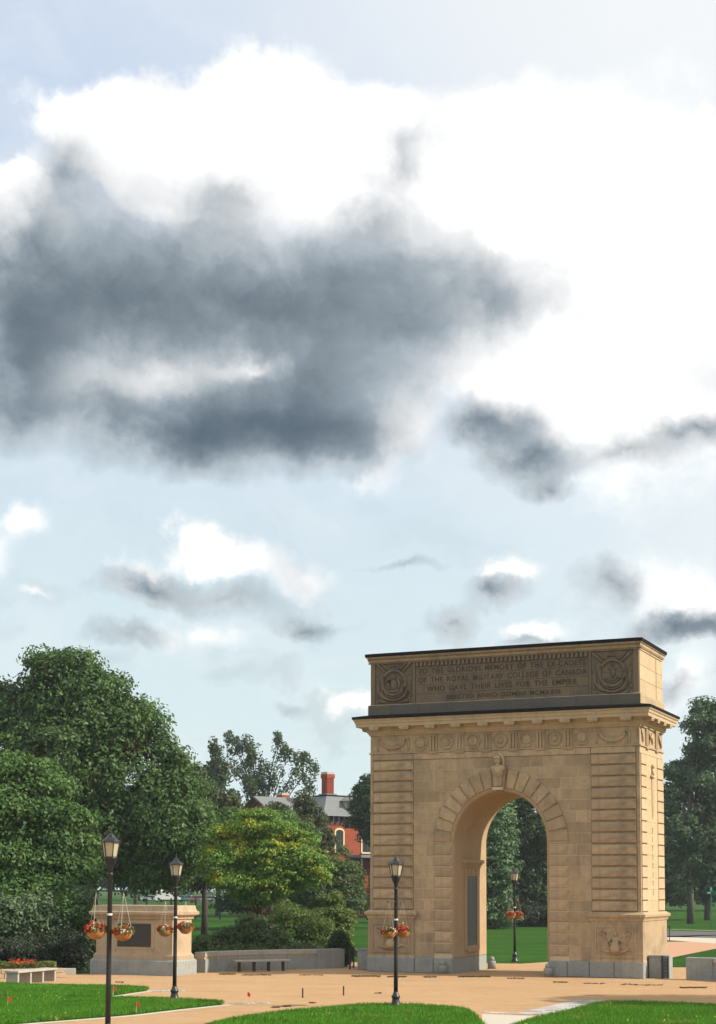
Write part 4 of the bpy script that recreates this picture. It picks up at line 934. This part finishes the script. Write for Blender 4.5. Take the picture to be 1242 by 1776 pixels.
# ------------------------------------------------------------------ small things on the ground
def flag(px, py, label, red=True):
    x, y = G(px, py); t = thing('marker_flag' if red else 'survey_stake', label, 'flag' if red else 'stake', (x, y, .0), random.uniform(-.5, .5), 'small marker flags in the grass' if red else 'small wooden stakes on the gravel')
    if red:
        MB().tube([(0,0,0),(.01,0,.34)], .006, 4).build('wire', MWIRE, t)
        MB().prism([(0,.22),(.09,.20),(.10,.30),(.01,.35)], -.004, .004).build('flag_cloth', MRED, t)
    else: MB().box(-.02,.02,-.012,.012,0,.30).build('stake_body', MWOODD, t)
flag(13, 1750, 'small red marker flag at the far left of the lawn')
flag(196, 1730, 'small red marker flag just right of the nearest lamp post')
flag(236, 1760, 'small red marker flag on the lower rim of the left lawn')
flag(429, 1741, 'small red marker flag on the gravel between the two lawns')
flag(525, 1731, 'left small brown stake on the gravel', False); flag(596, 1727, 'right small brown stake on the gravel', False)
lt = []                                               # thin lines of dry leaves and dark crumbs
for (x0, x1, y, n_) in ((610,660,1693.5,700),(672,706,1694.5,350),(735,758,1695,200),(795,850,1694.5,450),(380,410,1690,250),(420,470,1691.5,250),(960,985,1704,150),(1012,1050,1706.5,120),(1100,1150,1709,150),(1180,1226,1713.5,500),(470,486,1748,80),(490,504,1746,90),(537,548,1740,60),(650,662,1723,50),(1075,1105,1708,90),(200,214,1704,80),(880,910,1697.5,150),(520,560,1691.5,120)):
    for _ in range(n_):
        g_ = G(random.uniform(x0, x1), y+random.gauss(0, .55)); lt.append((g_[0], g_[1], .014+random.random()*.01))
o = leaves('leaf_litter', np.array(lt), .035, LF_DRY, seed=3, up_b=4); tag(o, 'thin dark lines of dry leaf litter on the gravel', 'leaf litter', kind='stuff')

LF_YEL = leafmat('yellow_petal', (.45, .42, .05), (.60, .58, .10), None, scale=6)
for pl_, n_, lab_, sd_ in PENDING:
    o = leaves('weed_flowers', dots(pl_, n_, lab_, sd_), .022, LF_YEL, seed=sd_, up_b=3, elong=.9); tag(o, lab_, 'weed flowers', kind='stuff')
# ------------------------------------------------------------------ trees
def cloud_pts(lobes, n, seed, clump=.9, squash=.7, shell=.55, normals=False):
    r = np.random.default_rng(seed); out = []; nr = []
    w_ = np.array([(l[3]*l[4]+l[3]*l[5]+l[4]*l[5]) for l in lobes]); w_ /= w_.sum()
    per = 60
    for l, ww in zip(lobes, w_):
        nc = max(4, int(n*ww/per)); d_ = r.normal(0, 1, (nc, 3)); d_ /= np.linalg.norm(d_, axis=1)[:, None]
        rad = shell+(1-shell)*r.random(nc)**.6; rad[r.random(nc) < .15] *= 1.12
        c_ = np.array(l[:3])+d_*rad[:, None]*np.array(l[3:6])
        cr = clump*r.uniform(.45, 1.3, (nc, 1, 1))
        k = r.normal(0, 1, (nc, per, 3)); k[:, :, 2] += .45; k += d_[:, None, :]*.5; k /= np.linalg.norm(k, axis=2)[:, :, None]
        q = k*cr*(1-.45*r.random((nc, per, 1))**2)+r.normal(0, .07, (nc, per, 3))*clump; q[:, :, 2] *= squash
        out.append((c_[:, None, :]+q).reshape(-1, 3)); nr.append(k.reshape(-1, 3))
    return (np.vstack(out), np.vstack(nr)) if normals else np.vstack(out)
def tree(name, label, cat, Y, lobes_px, n, leaf, mat, base_px=None, clump=.9, seed=0, group=None, trunk=.35, bark=None, squash=.7, shell=.55, elong=.55, deep=1.0, limbs=6, upb=.5, zmin=.1, loose=True):
    ppm = F_/Y; L = []; r = random.Random(seed)
    bx_ = base_px if base_px is not None else sum(l[0] for l in lobes_px)/len(lobes_px)
    B = at(bx_, 1538, Y); bx0 = B[0]
    for l in lobes_px:
        p = at(l[0], l[1], Y); rx = l[2]/ppm; rz_ = l[3]/ppm
        L.append((p[0]-bx0, (r.uniform(-.35, .35) if len(l) < 5 else l[4])*rx*deep, p[2], max(rx*.45, rx-clump*.5), max(rx*.45, rx*deep-clump*.4), max(rz_*.45, rz_-clump*.4)))
    ex_ = []
    if loose:
        for (x, y, z, a_, b_, c_) in L:
            for _ in range(3):
                th = r.uniform(-.5, math.pi+.5); ph = r.uniform(-.9, .9); f_ = r.uniform(.72, 1.04); q = r.uniform(.22, .42)
                ex_.append((x+a_*f_*math.cos(th)*math.cos(ph), y+b_*math.sin(ph)*f_, z+c_*f_*math.sin(th)*math.cos(ph), a_*q, b_*q, c_*q*.8))
    L0 = L; L = L+ex_
    t = thing(name, label, cat, (bx0, Y, 0), 0, group)
    P, Nn = cloud_pts(L, int(n*1.5), seed, clump, squash, shell, True); k_ = P[:, 2] > zmin
    leaves('crown', P[k_], leaf*.86, mat, t, seed=seed+9, up_b=upb, elong=elong, nrm=Nn[k_])
    if trunk:
        L = L0; bk = bark or MBARK; top = max(l[2] for l in L); low = sorted(L, key=lambda q: q[2])
        hz = top*.62; mb = MB(); mb.tube([(0,0,-.1),(trunk*.1,0,hz*.3),(-trunk*.2,0,hz*.65),(0,0,hz)], [trunk*1.25, trunk, trunk*.75, trunk*.4], 9); mb.build('trunk', bk, t, True)
        for i in range(min(limbs, len(L))):
            l = L[(i*len(L))//limbs if len(L) >= limbs else i]; z0 = min(hz*.9, max(hz*.25, l[2]*.5))
            MB().tube([(0,0,z0),(l[0]*.45, l[1]*.45, (z0+l[2])*.52), (l[0]*.95, l[1]*.95, l[2]+l[5]*.3)], [trunk*.45, trunk*.28, trunk*.08], 6).build('limb', bk, t, True)
    return t
TG = 'trees around the lawn'
tree('maple_tree', 'huge dark green maple towering at the left, tallest crown there', 'tree', 88,
     [(95,1185,60,62),(130,1230,90,85),(60,1235,70,70),(20,1250,50,60),(175,1270,95,85),(220,1245,48,42),(256,1272,40,46),(278,1330,50,55),(315,1385,45,48),(220,1350,110,90),(110,1320,110,90),(40,1320,90,80),(300,1430,80,80),(200,1440,120,80),(110,1430,110,90),(335,1455,45,60),(30,1430,90,90),(250,1500,90,60),(0,1215,35,35),(80,1155,38,28),(140,1165,45,35),(195,1200,40,35)],
     76000, .15, LF_MAPLE, 150, 1.0, 11, TG, .55)
tree('broadleaf_tree', 'mid green leafy tree at the left edge below the maple', 'tree', 68,
     [(15,1335,44,30),(70,1345,34,28),(45,1372,60,28),(100,1372,26,18),(10,1405,60,34),(80,1412,52,26),(125,1425,28,18),(30,1445,70,34),(105,1462,48,26),(150,1470,18,14),(10,1490,80,40),(90,1502,60,30),(148,1512,24,20),(30,1540,90,44),(110,1548,56,32)],
     52000, .115, LF_MID, 30, .75, 12, TG, .3)
tree('silvery_shrub', 'pale grey-green shrub above the dark hedge at the left', 'shrub', 66,
     [(20,1590,75,48),(90,1590,60,42),(130,1575,35,40),(60,1620,80,36)], 16000, .10, LF_SILV, 50, .5, 13, None, .1)
tree('yew_hedge', 'nearly black clipped hedge left of the stone pedestal', 'hedge', 63.5,
     [(0,1664,90,38),(70,1660,80,40),(125,1660,42,44),(-60,1660,80,45)], 30000, .075, LF_YEW, 50, .35, 14, None, 0, shell=.8, zmin=0)
tree('green_shrub', 'mid green leafy shrub close behind the pedestal, left side', 'shrub', 66,
     [(140,1615,34,50),(125,1580,30,35),(150,1650,25,40)], 9000, .10, LF_MID, 140, .4, 15, None, .06)
tree('poplar_tree', 'loose poplar with upright wispy branches against the sky', 'tree', 190,
     [(405,1290,16,18),(415,1300,16,14),(440,1318,34,30),(408,1325,18,24),(418,1360,40,36),(485,1300,16,26),(500,1318,26,24),(470,1345,36,26),(520,1330,22,22),(541,1334,10,8),(512,1355,26,18),(455,1375,50,30),(400,1385,30,30),(540,1366,16,10),(527,1316,8,8),(398,1281,8,8),(483,1282,8,10),(430,1290,10,10)],
     5200, .22, LF_POP, 455, .8, 21, TG, .3, MBARKG, 1.4, .1, limbs=18, loose=False)
tree('poplar_tree', 'slim poplar sprig right beside the maple shoulder', 'tree', 180,
     [(371,1297,9,12),(374,1315,11,18),(380,1345,18,28),(362,1355,18,26)], 2600, .26, LF_POP, 378, .8, 22, TG, .25, MBARKG, 1.4, .2, limbs=4, loose=False)
tree('conifer_tree', 'brownish green conifer behind the right shoulder of the maple', 'tree', 110,
     [(338,1352,18,24),(350,1392,34,34),(375,1415,36,36),(350,1440,60,50),(385,1460,45,50),(330,1500,60,50),(395,1400,20,30)], 17000, .16, LF_JUN, 355, .7, 23, TG, .2)
tree('locust_tree', 'bright yellow-green honey locust between the maple and the brick house', 'tree', 82,
     [(425,1438,44,24),(395,1470,44,34),(475,1436,38,22),(505,1462,42,28),(530,1492,40,26),(450,1490,70,45),(385,1500,45,35),(480,1525,66,34),(410,1530,50,28),(540,1515,40,30),(450,1555,50,22),(445,1415,35,16)],
     44000, .09, LF_LOC, 450, .55, 24, TG, .16, squash=.45)
tree('juniper_tree', 'dark grey-green juniper in front of the house roof', 'tree', 120,
     [(524,1385,12,16),(530,1405,24,26),(540,1430,34,34),(520,1450,40,34),(550,1462,36,34),(478,1400,14,12),(488,1412,26,16)], 13000, .13, LF_JUN, 530, .5, 25, TG, .2, loose=False)
tree('broadleaf_tree', 'green rounded tree crown just under the house roofline', 'tree', 100,
     [(480,1422,40,16),(450,1428,50,18),(505,1445,45,22),(400,1424,30,22)], 9000, .13, LF_MID, 470, .6, 26, TG, .2)
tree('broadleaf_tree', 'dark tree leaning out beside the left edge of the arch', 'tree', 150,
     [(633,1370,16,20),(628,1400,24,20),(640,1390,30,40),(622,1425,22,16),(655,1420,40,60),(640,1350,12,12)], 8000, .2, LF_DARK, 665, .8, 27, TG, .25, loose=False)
tree('olive_tree', 'olive green tree in front of the brick house wall', 'tree', 105,
     [(555,1505,46,28),(588,1506,28,20),(600,1530,40,34),(560,1545,55,34),(610,1560,30,30),(530,1540,40,34),(594,1478,9,14)], 15000, .12, LF_OLV, 575, .55, 28, TG, .2, loose=False)
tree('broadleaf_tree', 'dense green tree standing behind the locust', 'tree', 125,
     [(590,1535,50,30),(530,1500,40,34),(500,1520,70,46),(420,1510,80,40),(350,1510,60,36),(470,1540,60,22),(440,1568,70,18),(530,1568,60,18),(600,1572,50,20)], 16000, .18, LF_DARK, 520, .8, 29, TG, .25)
# shrubs right behind the curved wall
tree('red_leaved_shrub', 'dusky reddish green shrubs behind the low curved wall', 'shrub', 68,
     [(365,1638,30,18),(400,1630,34,22),(440,1612,30,30),(470,1635,40,26),(350,1648,24,14),(415,1650,60,14),(500,1650,50,16)], 22000, .075, LF_OLV, 420, .35, 31, None, .05, zmin=0)
tree('feathery_shrub', 'feathery light green bush behind the middle of the curved wall', 'shrub', 69,
     [(510,1595,34,32),(545,1610,34,36),(490,1590,24,26),(520,1638,50,22),(560,1645,30,22)], 9000, .060, LF_FEA, 525, .40, 32, None, .05, upb=0, zmin=0, shell=.1)
tree('young_locust_tree', 'slender young locust tree near the gap in the wall', 'tree', 70,
     [(583,1565,10,26),(576,1590,22,24),(592,1600,22,26),(580,1625,26,26),(600,1590,10,16),(570,1560,14,10)], 12000, .075, LF_FEA, 585, .35, 33, None, .05, squash=.5, zmin=0)
tree('leafy_shrub', 'dark climbing shrub at the end of the curved wall', 'shrub', 67,
     [(588,1640,16,26),(596,1655,16,20),(580,1660,18,16)], 6000, .075, LF_DARK, 590, .28, 34, None, .04, zmin=0)
tree('round_shrub', 'low dark shrub clump behind the wall gap left of the arch', 'shrub', 72,
     [(605,1655,14,16),(596,1640,12,14)], 1800, .07, LF_OLV, 604, .32, 35, None, .04, zmin=0)
# through the arch
tree('spruce_tree', 'bluish green spruce seen at the left of the arch opening', 'tree', 128,
     [(850,1420,40,50),(868,1455,34,40),(858,1500,44,44),(850,1545,46,44),(862,1585,36,34),(830,1480,40,60),(868,1405,24,24)], 19000, .17, LF_BLUE, 852, .8, 41, TG, .3, squash=.5)
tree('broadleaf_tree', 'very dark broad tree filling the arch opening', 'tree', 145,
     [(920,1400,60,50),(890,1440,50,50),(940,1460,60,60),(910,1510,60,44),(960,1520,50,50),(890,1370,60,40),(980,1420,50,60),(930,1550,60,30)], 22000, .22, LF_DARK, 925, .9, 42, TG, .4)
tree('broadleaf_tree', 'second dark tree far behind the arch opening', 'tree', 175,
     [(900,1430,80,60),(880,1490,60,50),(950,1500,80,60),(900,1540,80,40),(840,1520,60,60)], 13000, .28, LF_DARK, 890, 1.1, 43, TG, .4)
tree('dark_hedge', 'dark low hedge closing the lawn behind the arch opening', 'hedge', 136,
     [(880,1590,40,22),(915,1588,36,24),(850,1595,30,26),(945,1592,26,18),(980,1590,40,20)], 13000, .14, LF_YEW, 900, .5, 44, None, 0, zmin=0)
# right side
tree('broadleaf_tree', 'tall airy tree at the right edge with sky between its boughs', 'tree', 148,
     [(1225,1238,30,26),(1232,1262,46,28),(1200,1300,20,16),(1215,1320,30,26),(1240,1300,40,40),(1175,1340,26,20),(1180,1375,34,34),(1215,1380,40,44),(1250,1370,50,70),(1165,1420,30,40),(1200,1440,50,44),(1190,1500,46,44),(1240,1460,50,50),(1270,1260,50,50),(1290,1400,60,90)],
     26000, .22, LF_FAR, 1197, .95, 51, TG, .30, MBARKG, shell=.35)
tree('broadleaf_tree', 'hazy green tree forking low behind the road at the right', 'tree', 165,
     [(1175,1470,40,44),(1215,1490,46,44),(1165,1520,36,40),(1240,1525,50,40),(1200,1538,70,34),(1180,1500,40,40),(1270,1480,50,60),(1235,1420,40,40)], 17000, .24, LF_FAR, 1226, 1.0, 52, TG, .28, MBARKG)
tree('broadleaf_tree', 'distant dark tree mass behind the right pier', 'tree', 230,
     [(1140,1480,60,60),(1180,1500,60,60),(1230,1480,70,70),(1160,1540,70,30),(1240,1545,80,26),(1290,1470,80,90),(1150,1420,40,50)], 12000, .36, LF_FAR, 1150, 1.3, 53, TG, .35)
t = thing('broadleaf_tree', 'round tree standing just outside the right edge, shading the gravel', 'tree', (21.5, 44.5, 0), 0, TG)
leaves('crown', cloud_pts([(0,0,8.2,2.6,2.2,2.0),(1.5,1.2,9.4,1.8,1.6,1.5),(-1.4,.6,7.2,1.6,1.5,1.2)], 9000, 54, .8, .7, .4), .14, LF_MID, t, seed=55)
MB().tube([(0,0,0),(.05,0,3),(-.1,0,6),(0,0,8.5)], [.24,.19,.15,.05], 8).build('trunk', MBARK, t, True)
# a distant belt of woods behind everything, too far to count
r_ = np.random.default_rng(77); wl = []
for X in np.arange(-190, 240, 7.0):
    h = r_.uniform(8, 15); wl.append((X, 430+r_.uniform(-12, 12), h*.55, 6.5, 5, h*.5))
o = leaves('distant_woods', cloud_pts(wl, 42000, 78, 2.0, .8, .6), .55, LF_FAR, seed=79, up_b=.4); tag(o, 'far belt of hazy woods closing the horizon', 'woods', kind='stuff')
for i, (px_, hh, Y_, lab) in enumerate(((-30, 60, 240, 'far tree behind the maple at the left edge'), (150, 55, 250, 'far tree under the maple crown'), (235, 50, 240, 'far tree left of the parked van'), (420, 60, 260, 'far tree behind the locust'), (560, 60, 250, 'far tree hidden behind the olive tree'), (660, 70, 240, 'far tree just behind the left pier'))):
    tree('broadleaf_tree', lab, 'tree', Y_, [(px_, 1560-hh, 46, hh*.8), (px_+30, 1555-hh*.7, 40, hh*.6), (px_-30, 1552-hh*.7, 40, hh*.6)], 4500, .34, LF_DARK, px_, 1.2, 60+i, TG, .3)
# flower bed and its low wall
fb = thing('flower_bed', 'raised bed of red flowers behind the left bench', 'flower bed', (*G(24,1697.5), 0), R_(24))
r_ = np.random.default_rng(5); P = np.c_[r_.uniform(-2.6, 1.6, 2600), r_.uniform(.1, .9, 2600), .35+r_.random(2600)*.25]
leaves('foliage', P, .05, LF_BED, fb, seed=6); P2 = np.c_[r_.uniform(-2.6, 1.5, 420), r_.uniform(.0, .9, 420), .52+r_.random(420)*.16]
leaves('red_flowers', P2[(np.sin(P2[:, 0]*4.0) > -.2)], .05, LF_RED, fb, seed=7, elong=.9)
MB().box(-2.7, 1.75, .1, .95, 0, .36).build('soil', MSOIL, fb)
for j in range(2):
    x = -2.7
    while x < 1.8:
        nx = x+random.uniform(.35, .6); MB().cham(x+.01, nx-.01, -.10, .1, .18*j+.005, .18*j+.175, .015).build('wall_stone', MPED, fb); x = nx
sg = thing('slab_step', 'thin stone slab lying at the hedge foot right of the left bench', 'slab', (*G(108,1690.5), 0), R_(15)); MB().cham(-.5,.5,-.2,.2,.0,.24,.01).build('slab_top', MCON, sg)

# ------------------------------------------------------------------ brick house
HA = R_(40); hx = Vector((math.cos(HA), math.sin(HA), 0)); c0 = at(560, 1538, 170)
house = thing('brick_house', 'red brick house with grey hipped roof and tall chimney behind the trees', 'house', (c0[0], c0[1], 0), HA)
def hipped(x0, x1, y0, y1, z0, z1, ins, over=.5):
    a_ = [(x0-over,y0-over,z0),(x1+over,y0-over,z0),(x1+over,y1+over,z0),(x0-over,y1+over,z0)]; b_ = [(x0+ins,y0+ins,z1),(x1-ins,y0+ins,z1),(x1-ins,y1-ins,z1),(x0+ins,y1-ins,z1)]
    m_ = [(q[0]+(p[0]-q[0])*.62, q[1]+(p[1]-q[1])*.62, z0+(z1-z0)*.28) for p, q in zip(a_, b_)]
    return MB().add(a_+m_+b_, [(0,1,5,4),(1,2,6,5),(2,3,7,6),(3,0,4,7),(4,5,9,8),(5,6,10,9),(6,7,11,10),(7,4,8,11),(8,9,10,11),(3,2,1,0)])
MB().box(0, 14, 0, 9, 0, 10.1).build('wall', MBRICK, house)
MB().box(-.06, 14.06, -.06, 9.06, 10.1, 11.05).build('eaves_band', MTRIM, house)
rf = hipped(0, 14, 0, 9, 11.06, 13.45, 2.4, .55).build('roof', MROOF, house)
MB().box(2.3, 11.7, 2.3, 6.7, 13.44, 13.56).build('ridge', MLEAD, rf)
for i in range(9): MB().box(.3+i*.75, .42+i*.75, -.45, -.07, 10.5, 11.04).build('bracket', MTRIM, house)
def chimney(x, y, w_, z0, z1):
    mb = MB().box(x-w_/2, x+w_/2, y-w_/2, y+w_/2, z0, z1-.7).box(x-w_*.58, x+w_*.58, y-w_*.58, y+w_*.58, z1-.7, z1-.25); o = mb.build('chimney', MBRICK, rf)
    mc = MB()
    for q_ in (-.3, 0, .3): mc.box(x+q_*w_-.06, x+q_*w_+.06, y-w_/2-.06, y-w_/2+.01, z0+.4, z1-.72).box(x-w_/2-.06, x-w_/2+.01, y+q_*w_-.06, y+q_*w_+.06, z0+.4, z1-.72)
    mc.build('chimney_pilaster', MBRICK, rf)['kind'] = 'stuff'
    MB().box(x-w_*.55, x+w_*.55, y-w_*.55, y+w_*.55, z1-.248, z1).build('chimney_cap', MPALE, rf); MB().box(x-w_*.75, x+w_*.75, y-w_*.75, y+w_*.75, z0-.05, z0+.3).build('chimney_foot', MROOF, rf)
chimney(3.2, 3.2, .98, 13.4, 16.15); chimney(.5, 7.9, .95, 12.9, 13.9)
# gabled wing on the left
MB().box(-3.7, 0, 4.7, 9.2, 0, 11.9).build('wall', MBRICK, house)
MB().add([(-3.7,4.7,11.9),(-3.7,9.2,11.9),(-3.7,6.95,13.2)], [(0,1,2)]).build('gable', MBRICK, house)
wr = MB(); wr.add([(-4.3,4.2,11.75),(-4.3,6.95,13.35),(2.6,6.95,13.35),(2.6,4.2,11.75),(-4.3,9.7,11.75),(2.6,9.7,11.75),(-4.3,4.2,11.6),(-4.3,6.95,13.15),(2.6,4.2,11.6),(-4.3,9.7,11.6)],
      [(0,3,2,1),(1,2,5,4),(0,1,7,6),(1,4,9,7),(0,6,8,3)]); wr.build('roof', MROOF, house)
MB().tube([(-4.32,4.2,11.62),(-4.32,6.95,13.22),(-4.32,9.7,11.62)], .11, 4).build('bargeboard', MTRIM, house)
MB().tube([(-3.75,5.4,11.7),(-3.75,6.95,12.65),(-3.75,8.5,11.7)], .09, 4).build('gable_hood', MTRIM, house)
# dormer
dm = MB(); dm.box(4.0, 5.9, .35, 3.2, 11.5, 12.9); dm.build('dormer', MPALE, house)
dr = MB(); dr.add([(3.7,.05,12.85),(4.95,.05,13.4),(6.2,.05,12.85),(3.7,3.4,12.85),(4.95,3.4,13.4),(6.2,3.4,12.85)], [(0,1,4,3),(1,2,5,4),(0,2,1),(0,3,5,2)]); dr.build('dormer_roof', MROOF, house)
MB().box(3.98, 5.92, .30, .348, 11.45, 12.9).build('dormer_front', MTRIM, house)
def window(x0, x1, z0, z1, fm_, frame=.12, y=0.0, arched=True, mid=True):
    q = MB(); ff = frame
    if arched:
        n_ = 10; cx_ = (x0+x1)/2; r0 = (x1-x0)/2
        pa = [(x0-ff, z0)]+[(cx_-(r0+ff)*math.cos(math.pi*i/n_), z1-.25+(.25+ff)*math.sin(math.pi*i/n_)*1.0) for i in range(n_+1)]+[(x1+ff, z0)]
        pg = [(x0, z0)]+[(cx_-r0*math.cos(math.pi*i/n_), z1-.25+.25*math.sin(math.pi*i/n_)) for i in range(n_+1)]+[(x1, z0)]
    else: pa = [(x0-ff,z0-ff),(x0-ff,z1+ff),(x1+ff,z1+ff),(x1+ff,z0-ff)]; pg = [(x0,z0),(x0,z1),(x1,z1),(x1,z0)]
    w_ = MB().prism(pa, y-.10, y+.05).build('window', fm_, house)
    MB().prism(pg, y-.13, y-.05).build('pane', MGLASS, w_)
    b_ = MB().box((x0+x1)/2-.035, (x0+x1)/2+.035, y-.16, y-.131, z0, z1-.02); b_.box(x0, x1, y-.158, y-.132, (z0+z1)/2-.04, (z0+z1)/2+.04); b_.build('glazing_bar', MWHITE if not arched else MTRIM, w_)
    if arched: MB().box(x0-.2, x1+.2, y-.22, y+.02, z0-.16, z0-.003).build('sill', MCREAM, w_)
window(1.75, 2.75, 7.2, 9.6, MCREAM, .20); window(5.55, 6.75, 7.2, 9.6, MCREAM, .20); window(9.4, 10.5, 7.2, 9.6, MCREAM, .2)
window(1.75, 2.75, 2.8, 5.2, MCREAM, .20)
window(4.55, 5.45, 11.75, 12.65, MWHITE, .10, .30, False)
pr2 = MB(); pr2.box(3.6, 13, -2.2, -.05, 6.55, 6.85); pr2.build('porch_roof', MROOF, house)
for x in (3.8, 6.0, 8.2, 10.4): MB().box(x-.12, x+.12, -2.05, -1.8, 0, 6.5).build('porch_post', MTRIM, house)

# ------------------------------------------------------------------ far vehicles seen under the maple
def car(px, Y, rz, label, mat, van=False, group=None):
    p = at(px, 1538, Y); t = thing('parked_van' if van else 'parked_car', label, 'van' if van else 'car', (p[0], p[1], 0), rz, 'vehicles parked far behind the lawn')
    if van: prof = [(-2.6,.35),(2.5,.35),(2.6,.9),(2.1,1.15),(1.6,2.05),(-2.6,2.15)]; gl = [(1.0,1.25),(1.95,1.25),(1.5,1.9),(1.0,1.9)]; w_ = 1.0
    else: prof = [(-2.2,.35),(2.2,.35),(2.2,.8),(1.4,.95),(.7,1.42),(-1.1,1.42),(-1.8,.95),(-2.2,.9)]; gl = [(-1.5,.97),(1.2,.97),(.65,1.35),(-1.05,1.35)]; w_ = .85
    MB().prism(prof, -w_, w_).build('body', mat, t)
    for s_ in (-1, 1): MB().prism(gl, s_*w_-.02, s_*w_+.02).build('side_window', MGLASS, t)
    for x in (-1.4, 1.4):
        for s_ in (-1, 1):
            mb = MB().lathe([(.33, -.1), (.33, .1)], n=12)
            mb.v = [(x+v[0], s_*(w_-.08)+v[2], .34+v[1]) for v in mb.v]; mb.build('wheel', MLEAD, t)
def pm(n_, c_): return plain(n_, c_, .35, .5, 0, .1)
car(292, 325, R_(5), 'white van parked far off under the maple, left of the pedestal lamp', MWHITE, True)
car(326, 330, R_(-4), 'teal car parked beside the white van far off', pm('teal_paint', (.03,.25,.24)))
car(345, 322, R_(3), 'dull red car parked far off right of the teal car', pm('red_paint', (.30,.10,.09)))
car(368, 318, R_(-6), 'pale grey car parked far off above the pedestal right side', pm('grey_paint', (.40,.42,.45)))
car(262, 335, R_(0), 'silver car far off left of the white van', pm('silver_paint', (.45,.47,.48)))
# street sign at the right edge
sx_, sy_ = G(1234, 1611); sg = thing('street_sign', 'green street name sign on a thin pole across the road', 'sign', (sx_, sy_, 0), R_(-25))
MB().tube([(0,0,0),(0,0,3.3)], .05, 6).build('pole', MSIGN, sg); MB().box(-.42,.42,-.02,.02,2.85,3.12).build('sign_blade', MSIGN, sg); MB().box(-.02,.02,-.36,.36,3.14,3.42).build('sign_blade', MSIGN, sg)
MB().prism([(-.30,2.92),(-.02,2.92),(.06,3.05),(-.22,3.05)], -.035, -.022).build('sign_print', MWHITE, sg)

# ------------------------------------------------------------------ thin summer haze
hm = bpy.data.materials.new('haze_air'); hm.use_nodes = True; ht = hm.node_tree; ht.nodes.clear()
pv = ht.nodes.new('ShaderNodeVolumePrincipled'); pv.inputs['Density'].default_value = .00024; pv.inputs['Color'].default_value = (.86, .93, 1, 1); pv.inputs['Anisotropy'].default_value = .2
ho = ht.nodes.new('ShaderNodeOutputMaterial'); ht.links.new(pv.outputs[0], ho.inputs['Volume'])
hb = MB().box(-620, 620, -220, 920, -1, 26).build('haze', hm); hb['kind'] = 'stuff'; hb['label'] = 'thin pale summer haze over the park'
